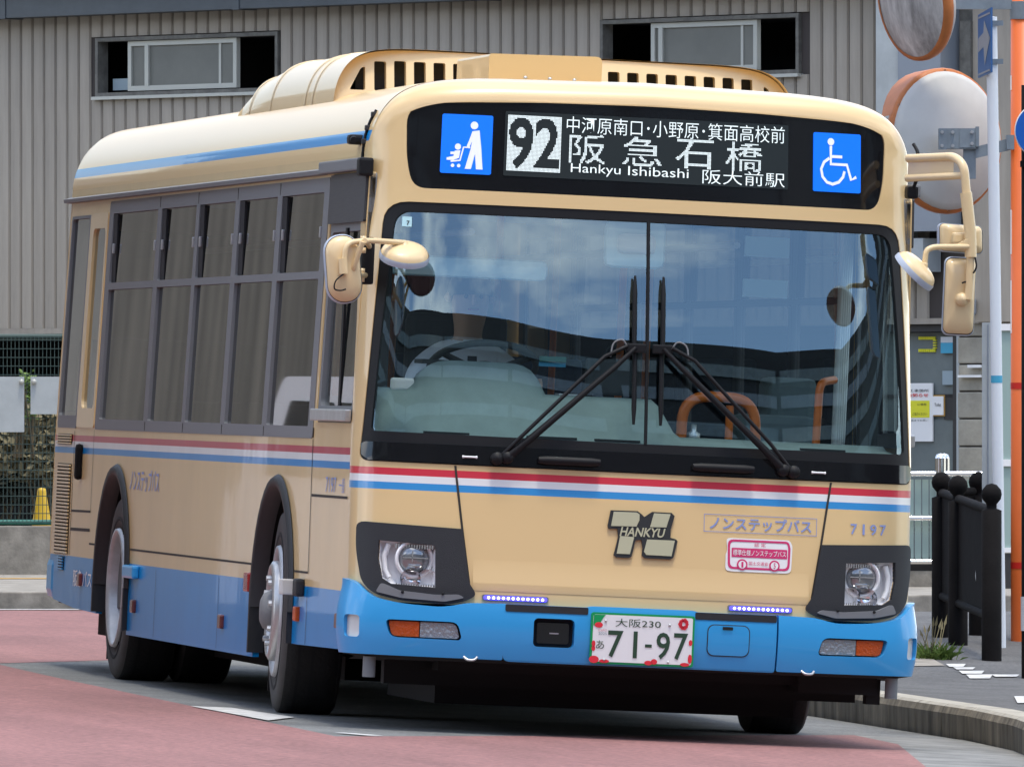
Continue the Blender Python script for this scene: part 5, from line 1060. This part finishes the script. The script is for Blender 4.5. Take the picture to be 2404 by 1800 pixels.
# ---------------------------------------------------------------- right: railing, bollard fence, poles, mirrors, signs
RL = empty('ramp_railing', cam_obj(79., 1990, 1340), 'chrome tube railing with pale glass slats in front of the door', 'railing'); s = px(79.)
for v in (1112, 1216, 1318): mb = MB(); mb.tube([(0, 0, (1340 - v) * s), (330 * s, 0, (1340 - v) * s)], .020, 10); mb.build('rail', 'chrome', RL)
for u in (2208, 2218, 2030): mb = MB(); mb.tube([((u - 1990) * s, .0 + .1 * (u == 2218), -.05), ((u - 1990) * s, .1 * (u == 2218), 265 * s)], .040, 14); mb.lathe([(.040, 0), (.030, .025), (0, .035)], ((u - 1990) * s, .1 * (u == 2218), 265 * s), Z, 14); mb.build('rail_post', 'chrome', RL)
for k in range(17): mb = MB(); x = k * 17.5 * s; mb.box((x + .003, .05, 28 * s), (x + 15.5 * s, .062, 215 * s)); mb.build('slat', 'sea_panel', RL)
for v0, v1, m in ((1235, 1250, 'panel_pale'), (1308, 1340, 'frame_dark')): mb = MB(); mb.box((0, .08, (1340 - v1) * s), (330 * s, .14, (1340 - v0) * s)); mb.build('rail_board', m, RL)
mb = MB(); mb.box((0, .0, -.3), (330 * s, .3, 0)); mb.build('rail_plinth', 'concrete', RL)
# bollard fence on the sidewalk
MV = Matrix.Identity(4)
def vm(p): m = Matrix((HR, HF, Vector((0, 0, 1)))).transposed().to_4x4(); m.translation = p; return m
P_ = [hit(2328, 1550, .15), hit(2249, 1513, .15), hit(2210, 1495, .15), hit(2297, 1490, .15)]
BF = empty('bollard_fence', vm(P_[0]), 'black iron fence panels between ball topped posts on the sidewalk', 'fence'); BI = BF.matrix_world.inverted()
for i, p in enumerate(P_):
    o = BI @ p; d = depth(p); hgt = (416, 398, 388, 384)[i] * px(d); rb_ = .055
    mb = MB(); mb.lathe([(0, hgt), (rb_ * .5, hgt - .008), (rb_ * .92, hgt - .035), (rb_, hgt - .06), (rb_ * .9, hgt - .085), (rb_ * .5, hgt - .112), (rb_ * .5, hgt - .135), (rb_ * .98, hgt - .145), (rb_ * .98, -.05)], o, Z, 20); mb.build('post', 'iron', BF)
for i, j in ((0, 1), (1, 2), (2, 3)):
    a, b = BI @ P_[i], BI @ P_[j]; t = (b - a).normalized(); a = a + t * .05; b = b - t * .05
    for h in (.80, .23): mb = MB(); mb.tube([a + Z * h, b + Z * h], .024, 10); mb.build('rail', 'iron', BF)
    n = t.cross(Z).normalized() * .004; mb = MB(); mb.add([a + Z * .24 - n, b + Z * .24 - n, b + Z * .79 - n, a + Z * .79 - n, a + Z * .24 + n, b + Z * .24 + n, b + Z * .79 + n, a + Z * .79 + n], [(0, 1, 2, 3), (7, 6, 5, 4), (0, 4, 5, 1), (2, 6, 7, 3)]); mb.build('panel_sheet', 'iron', BF)
    if i == 0: c = a.lerp(b, .42) + Z * .42 - HF * 0; mb = MB(); mb.add([c + n * 2 + v for v in (Z * .03, t * .02, -Z * .03 - t * .01, -t * .012)] , [(0, 1, 2, 3)]); mb.add([c - n * 2 + v for v in (Z * .03, t * .02, -Z * .03 - t * .01, -t * .012)], [(3, 2, 1, 0)]); mb.build('scuff', 'notice_gray', BF)
# white pole with a blue arrow sign
p = hit(2349, 1519, .15); d = depth(p); WP = empty('sign_pole', vm(p), 'slim white pole with a blue arrow sign seen nearly edge on', 'sign pole'); s = px(d)
topz = (1519 - 40) * s; lean = -21 * s
mb = MB(); mb.tube([(0, 0, -.05), (lean, 0, topz)], 13.2 * s, 16); mb.build('pole', 'white_pole', WP)
mb = MB(); mb.lathe([(13.2 * s, 0), (0, .004)], (lean, 0, topz), Z, 16); mb.build('pole_cap', 'white_pole', WP)
mb = MB(); V_ = [((2298 - 2349) * s, .10, (1519 - 182) * s), ((2324 - 2349) * s, -.14, (1519 - 172) * s), ((2324 - 2349) * s, -.14, (1519 - 20) * s), ((2298 - 2349) * s, .10, (1519 - 34) * s)]; nn = (Vector(V_[1]) - Vector(V_[0])).cross(Z).normalized() * .01
mb.add([Vector(v) for v in V_] + [Vector(v) - nn for v in V_], [(0, 1, 2, 3), (7, 6, 5, 4), (0, 4, 5, 1), (1, 5, 6, 2), (2, 6, 7, 3), (3, 7, 4, 0)]); sp = mb.build('arrow_sign', 'traffic_blue', WP)
A0_, B0_ = Vector(V_[0]), Vector(V_[1]); U_ = B0_ - A0_; H_ = Vector(V_[3]) - A0_
mb = MB(); mb.add([A0_ + U_ * a + H_ * b + nn * .2 for a, b in ((.05, .40), (.45, .45), (.55, .15), (.95, .55), (.5, .88), (.45, .68), (.05, .62))], [(0, 1, 2, 3, 4, 5, 6)]); mb.build('arrow_mark', 'arrow_gray', sp)
mb = MB(); mb.add([A0_ + U_ * a + H_ * b + nn * .2 for a, b in ((.05, .93), (.95, .93), (.95, .96), (.05, .96))], [(0, 1, 2, 3)]); mb.build('sign_border', 'arrow_gray', sp); mb = MB(); mb.add([A0_ + U_ * a + H_ * b + nn * .2 for a, b in ((.05, .03), (.95, .03), (.95, .06), (.05, .06))], [(0, 1, 2, 3)]); mb.build('sign_border', 'arrow_gray', sp)
for v in (55, 145): mb = MB(); z = (1519 - v) * s; mb.box((lean - 14.5 * s, -.035, z - .014), (lean + 16 * s, .03, z + .014)); mb.box((lean + 12 * s, -.038, z - .014), (lean + 27 * s, -.03, z + .014)); mb.build('clamp', 'galv', WP)
mb = MB(); z = (1519 - 890) * s; mb.lathe([(13.6 * s, -.02), (13.6 * s, .02)], (lean * .43, 0, z), Z, 16); mb.build('pole_sticker', 'notice_blue', WP)
# notice plate seen edge-on behind the pole
p = hit(2328, 1512, .15); NBD = empty('notice_stand', vm(p), 'tall pale notice plate standing on edge behind the white pole', 'notice board'); s = px(depth(p))
mb = MB(); mb.box(((2306 - 2328) * s, .0, (1512 - 1190) * s), ((2330 - 2328) * s, .03, (1512 - 757) * s)); mb.build('notice_plate', 'panel_pale', NBD)
mb = MB(); mb.box(((2318 - 2328) * s, -.006, (1512 - 1185) * s), ((2321 - 2328) * s, .0, (1512 - 762) * s)); mb.build('plate_fold', 'panel_gray', NBD); mb = MB(); mb.tube([(0, .02, -.05), (0, .02, (1512 - 1180) * s)], .02, 8); mb.build('stand_leg', 'panel_pale', NBD)
# sea-green glazed screen behind the orange pole
p = at(2340, 1292, 78.); SC = empty('glazed_screen', vm(p), 'sea green glazed screen with white rails behind the orange pole', 'screen'); s = px(78.)
for v0, v1 in ((775, 1078), (1094, 1288)): mb = MB(); mb.box((0, 0, (1292 - v1) * s), (150 * s, .02, (1292 - v0) * s)); mb.build('screen_panel', 'sea_panel', SC)
for v0, v1 in ((760, 776), (1078, 1094), (1285, 1296)): mb = MB(); mb.box((0, -.02, (1292 - v1) * s), (150 * s, .04, (1292 - v0) * s)); mb.build('screen_rail', 'white', SC)
mb = MB(); mb.box((0, -.01, -.35), (150 * s, .1, -.02)); mb.build('screen_base', 'frame_dark', SC)
# orange pole with convex mirrors
p = hit(2373, 1503, .15); d = depth(p); s = px(d); rp = 31 * s; OP = empty('mirror_pole', vm(p + HR * rp), 'thick orange pole with red bands carrying two round traffic mirrors', 'mirror pole')
def oz(v): return (1503 - v) * s
def ox(u): return (u - 2373) * s - rp
mb = MB(); mb.lathe([(rp, -.05), (rp, oz(-120)), (0, oz(-120))], (0, 0, 0), Z, 28); pl_ = mb.build('pole', 'orange_pole', OP)
for v in (905, 1326): mb = MB(); mb.lathe([(rp + .0015, oz(v + 8)), (rp + .0015, oz(v - 7))], (0, 0, 0), Z, 28); mb.build('red_band', 'band_red', pl_)
for v, h, u in ((195, 17, 2374), (545, 52, 2375), (720, 62, 2378)): mb = MB(); q = math.radians(200); mb.box((-rp * 1.03, -rp * .35, oz(v + h)), (-rp * .93, -rp * .05, oz(v - h))); mb.build('pole_label', 'white', pl_)
mb = MB(); mb.lathe([(rp * 1.06, oz(46)), (rp * 1.06, oz(4))], (0, 0, 0), Z, 24); mb.box((ox(2200), -.03, oz(22)), (-rp * .8, .03, oz(-2))); mb.build('upper_arm', 'galv', OP)
mb = MB(); mb.tube([(ox(2214), 0, oz(64)), (ox(2214), 0, oz(-60))], 15 * s, 14); mb.build('arm_socket', 'galv', OP)
mb = MB(); mb.add([(ox(2290), -.03, oz(372)), (-rp * .7, -.03, oz(350)), (-rp * .7, -.03, oz(322)), (ox(2290), -.03, oz(345)), (ox(2290), .03, oz(372)), (-rp * .7, .03, oz(350)), (-rp * .7, .03, oz(322)), (ox(2290), .03, oz(345))], [(0, 1, 2, 3), (7, 6, 5, 4), (3, 2, 6, 7), (1, 0, 4, 5)]); mb.box((ox(2362), -rp * 1.08, oz(352)), (ox(2380), rp, oz(318))); mb.build('lower_arm', 'galv', OP)
mb = MB(); mb.box((ox(2262), -.02, oz(420)), (ox(2291), .04, oz(342))); mb.build('arm_post', 'galv', OP)
def conv(nm, c, nrm, ru, rv, lab, back):
    r = empty(nm, OP.matrix_world @ Matrix.Translation(c), lab, 'traffic mirror', 'convex mirrors on the orange pole'); nrm = Vector(nrm).normalized(); uu = nrm.cross(Z).normalized(); vv = uu.cross(nrm); n = 40
    def ring(k, h): return [uu * ru * k * math.cos(2 * math.pi * i / n) + vv * rv * k * math.sin(2 * math.pi * i / n) + nrm * h for i in range(n)]
    def loft(rings, close): 
        mb = MB(); P = []
        for k, h in rings: P += ring(k, h)
        mb.add(P, [(i * n + j, i * n + (j + 1) % n, (i + 1) * n + (j + 1) % n, (i + 1) * n + j) for i in range(len(rings) - 1) for j in range(n)] + ([tuple(range((len(rings) - 1) * n, len(rings) * n))] if close else []), True); return mb
    loft([(.97, -.03), (1.03, -.025), (1.05, .0), (1.04, .03), (.97, .035)], False).build('mirror_frame', 'conv_orange', r)
    loft([(.985, .03), (.7, .07), (.35, .095), (.01, .10)], True).build('mirror_glass', 'conv_face', r); loft([(1.0, -.02), (.985, -.045), (.9, -.07), (.6, -.10), (.01, -.11)], True).build('mirror_back', 'conv_back', r)
    mb = MB(); hd = []                                # hood over the upper front
    for k in range(15):
        q = math.radians(20 + 140 * k / 14); b = uu * ru * 1.05 * math.cos(q) + vv * rv * 1.05 * math.sin(q); hd += [b + nrm * .0, b + nrm * (.06 + .16 * math.sin(q))]
    mb.add(hd, [(2 * i, 2 * i + 1, 2 * i + 3, 2 * i + 2) for i in range(14)], True); mb.build('hood', 'conv_orange', r)
    for q in range(6): a = math.radians(30 + 60 * q); mb = MB(); mb.lathe([(.008, -.02), (.008, .0)], uu * ru * 1.0 * math.cos(a) + vv * rv * 1.0 * math.sin(a) - nrm * .03, -nrm, 8); mb.build('rim_bolt', 'satin', r)
    return r
c1 = Vector((ox(2222), .10, oz(328))); R1 = conv('convex_mirror', c1 - Vector((0, -.16, 0)), (-.42, .90, -.06), 142 * s, 165 * s, 'large round traffic mirror turned away with its white back and grey bracket showing', True)
R2 = conv('convex_mirror', Vector((ox(2150), -.02, oz(0))), (-.80, -.55, -.16), 128 * s, 138 * s, 'stained round traffic mirror with orange rim on the upper arm of the orange pole', False)
mb = MB(); mb.box((ox(2204), -.05, oz(350)), (ox(2290), .07, oz(302))); mb.build('bracket', 'galv', OP); mb = MB(); mb.box((ox(2290), -.055, oz(345)), (ox(2298), .02, oz(298))); mb.build('bracket_flange', 'galv', OP); mb = MB(); mb.box((ox(2203), -.06, oz(352)), (ox(2222), -.045, oz(304))); mb.build('bracket_flange', 'galv', OP); mb = MB(); mb.box((ox(2252), -.056, oz(347)), (ox(2288), -.049, oz(306))); mb.build('bracket_flange', 'galv', OP)
for u, v in ((2211, 311), (2211, 343), (2236, 311), (2236, 343), (2281, 311), (2281, 338)): mb = MB(); mb.lathe([(.010, 0), (.010, .012), (0, .012)], (ox(u), -.055, oz(v)), (0, -1, 0), 6, False); mb.build('bolt', 'satin', OP)
# blue round road sign on a black post at the picture's edge
p = hit(2412, 1592, .15); s = px(depth(p)); BS = empty('road_sign', vm(p), 'round blue road sign with white border on a black post', 'road sign')
mb = MB(); mb.lathe([(14 * s, -.05), (14 * s, (1592 - 200) * s), (0, (1592 - 200) * s)], (0, 0, 0), Z, 18); mb.build('post', 'iron', BS)
mb = MB(); mb.lathe([(15.5 * s, (1592 - 1480) * s), (15.5 * s, (1592 - 1400) * s)], (0, 0, 0), Z, 18); mb.build('post_band', 'notice_gray', BS)
c = Vector((34 * s, -.09, (1592 - 308) * s)); rr = 66 * s
mb = MB(); mb.lathe([(rr, .0), (rr, .006), (0, .006)], c, (0, -1, 0), 40); mb.lathe([(0, 0), (rr, 0)], c, (0, -1, 0), 40); ds = mb.build('sign_disc', 'white', BS)
mb = MB(); mb.lathe([(rr * .965, .0085), (0, .0085)], c, (0, -1, 0), 40); mb.build('disc_face', 'road_sign_blue', ds)
mb = MB(); mb.prism([(-.02, -.1), (.02, -.1), (.02, .04), (.05, .04), (0, .11), (-.05, .04), (-.02, .04)], c + Vector((.02, -.0095, 0)), X, Z, (0, -.001, 0)); mb.build('disc_arrow', 'white', ds)
mb = MB(); mb.box((-.05, -.085, (1592 - 312) * s), (.08, .02, (1592 - 300) * s)); mb.box((-14 * s - .005, -.06, (1592 - 392) * s), (.06, .03, (1592 - 378) * s)); mb.build('sign_clamp', 'iron', BS)
# weed growing out of the kerb joint
p = hit(2188, 1546, .15); s = px(depth(p)); WE = empty('grass_tuft', vm(p), 'tuft of weeds growing at the foot of the black fence', 'weed'); rnd = random.Random(3); V = []; Fc = []; V3 = []; F3 = []
for k in range(330):
    a = rnd.uniform(0, math.pi * 2); ln = rnd.uniform(.04, .13); sp_ = rnd.uniform(.15, 1.6); b = Vector((rnd.gauss(0, .05), rnd.gauss(0, .04), -.01)); t = Vector((math.cos(a) * sp_, math.sin(a) * sp_, 1)).normalized() * ln; w = Vector((-math.sin(a), math.cos(a), 0)) * .0032
    i = len(V); V += [b - w, b + w, b + t * .6 + w * .8, b + t + Vector((math.cos(a), math.sin(a), -.6)) * .02, b + t * .6 - w * .8]; Fc.append((i, i + 1, i + 2, i + 3, i + 4))
for k in range(9):
    a = rnd.uniform(0, 6.28); ln = rnd.uniform(.16, .26); b = Vector((rnd.gauss(0, .04), 0, 0)); t = Vector((math.cos(a) * .45, math.sin(a) * .3, 1)).normalized() * ln; w = Vector((.0025, 0, 0)); i = len(V3); V3 += [b - w, b + w, b + t * .75 + w, b + t * .8 + w * 3, b + t, b + t * .8 - w * 3, b + t * .75 - w]; F3.append(tuple(range(i, i + 7)))
mesh_obj('blades', V, Fc, 'leaf', WE); mesh_obj('seed_stalks', V3, F3, 'straw', WE)

# ---------------------------------------------------------------- street behind the viewer (seen only as a reflection in the windscreen)
OB = empty('viaduct_block', Matrix.Identity(4), 'long dark viaduct building curving round the far side of the forecourt', 'building')
SK = [(-75, 33.5), (-45, 34.5), (-33, 34.6), (-13, 34.7), (3, 33.0), (11, 30.6), (20, 28.9), (35, 27.2), (48, 27.6), (56, 28.6), (70, 31), (85, 32)]
def arcp(az, z, r=86.): q = math.radians(az); p = MROT @ Vector((math.sin(q) * r, -math.cos(q) * r, 0)); return Vector((p.x, p.y, z))
for i in range(len(SK) - 1):
    (a0, h0), (a1, h1) = SK[i], SK[i + 1]; mb = MB(); P = [arcp(a0, -4), arcp(a1, -4), arcp(a1, h1), arcp(a0, h0)]; Q = [arcp(a0, -4, 96), arcp(a1, -4, 96), arcp(a1, h1, 96), arcp(a0, h0, 96)]
    mb.add(P + Q, [(0, 1, 2, 3), (3, 2, 6, 7), (7, 6, 5, 4), (0, 3, 7, 4), (1, 5, 6, 2)]); mb.build('wall', 'facade', OB)
    for zz in (.62, .72, .82, .90):
        mb = MB(); e = .3; P = [arcp(a0 + .3, h0 * zz, 86 - e), arcp(a1 - .3, h1 * zz, 86 - e), arcp(a1 - .3, h1 * zz + 1.1, 86 - e), arcp(a0 + .3, h0 * zz + 1.1, 86 - e)]; mb.add(P, [(0, 1, 2, 3)]); mb.build('window_band', 'door_glass' if zz != .82 else 'panel_gray', OB)
# white van parked in the lot to the left, mirrored in the bus side
vp = gsurf(-5.0, 20.0); VN = empty('parked_van', Matrix.Translation(vp) @ Matrix.Rotation(math.radians(84), 4, 'Z'), 'white delivery van parked in the lot, mirrored in the side of the bus', 'van')
mb = MB(); mb.prism(fillet([(-2.3, .35), (2.3, .35), (2.35, 1.0), (1.95, 1.25), (1.45, 1.95), (-2.25, 1.98), (-2.35, 1.2)], .12), (0, -.9, 0), X, Z, (0, 1.8, 0)); mb.build('body', 'white', VN)
for x0, x1 in ((.2, 1.5), (-1.1, .1), (-2.1, -1.2)):
    mb = MB(); mb.prism(fillet([(x0, 1.2), (x1, 1.2), (x1 - (.35 if x1 > 1 else 0), 1.8), (x0, 1.8)], .05), (0, -.91, 0), X, Z, (0, 1.82, 0)); mb.build('side_window', 'black_gloss', VN)
for x in (-1.45, 1.45):
    for y in (-.82, .82): mb = MB(); mb.lathe([(0, -.11), (.2, -.11), (.32, -.1), (.33, 0), (.32, .1), (.2, .11), (0, .11)], (x, y, .33), (0, 1, 0), 20); mb.build('wheel', 'tyre', VN)

# tall streaked concrete wall along the left of the forecourt (outside the view, mirrored in the bus windows and shading its side)
mat('streaked', (.40, .34, .26), .9, var=.75, vscale=2.2, stretch=(1.5, 1.5, .12), bump=.3, bscale=6)
TW = empty('concrete_wall', M4 @ Matrix.Translation((-7.4, 5, 0)), 'tall streaked concrete wall running along the forecourt', 'wall')
for k in range(10):
    mb = MB(); mb.box((-.4, k * 5.0 + .02, -1.), (0, k * 5.0 + 4.98, 6.5)); mb.build('wall_bay', 'streaked', TW)
mb = MB(); mb.box((-.7, 0, 6.5), (.5, 50, 6.9)); mb.build('coping', 'concrete', TW)
mb = MB(); mb.box((-.5, 0, 4.6), (.2, 50, 4.8)); mb.build('string_course', 'concrete', TW)
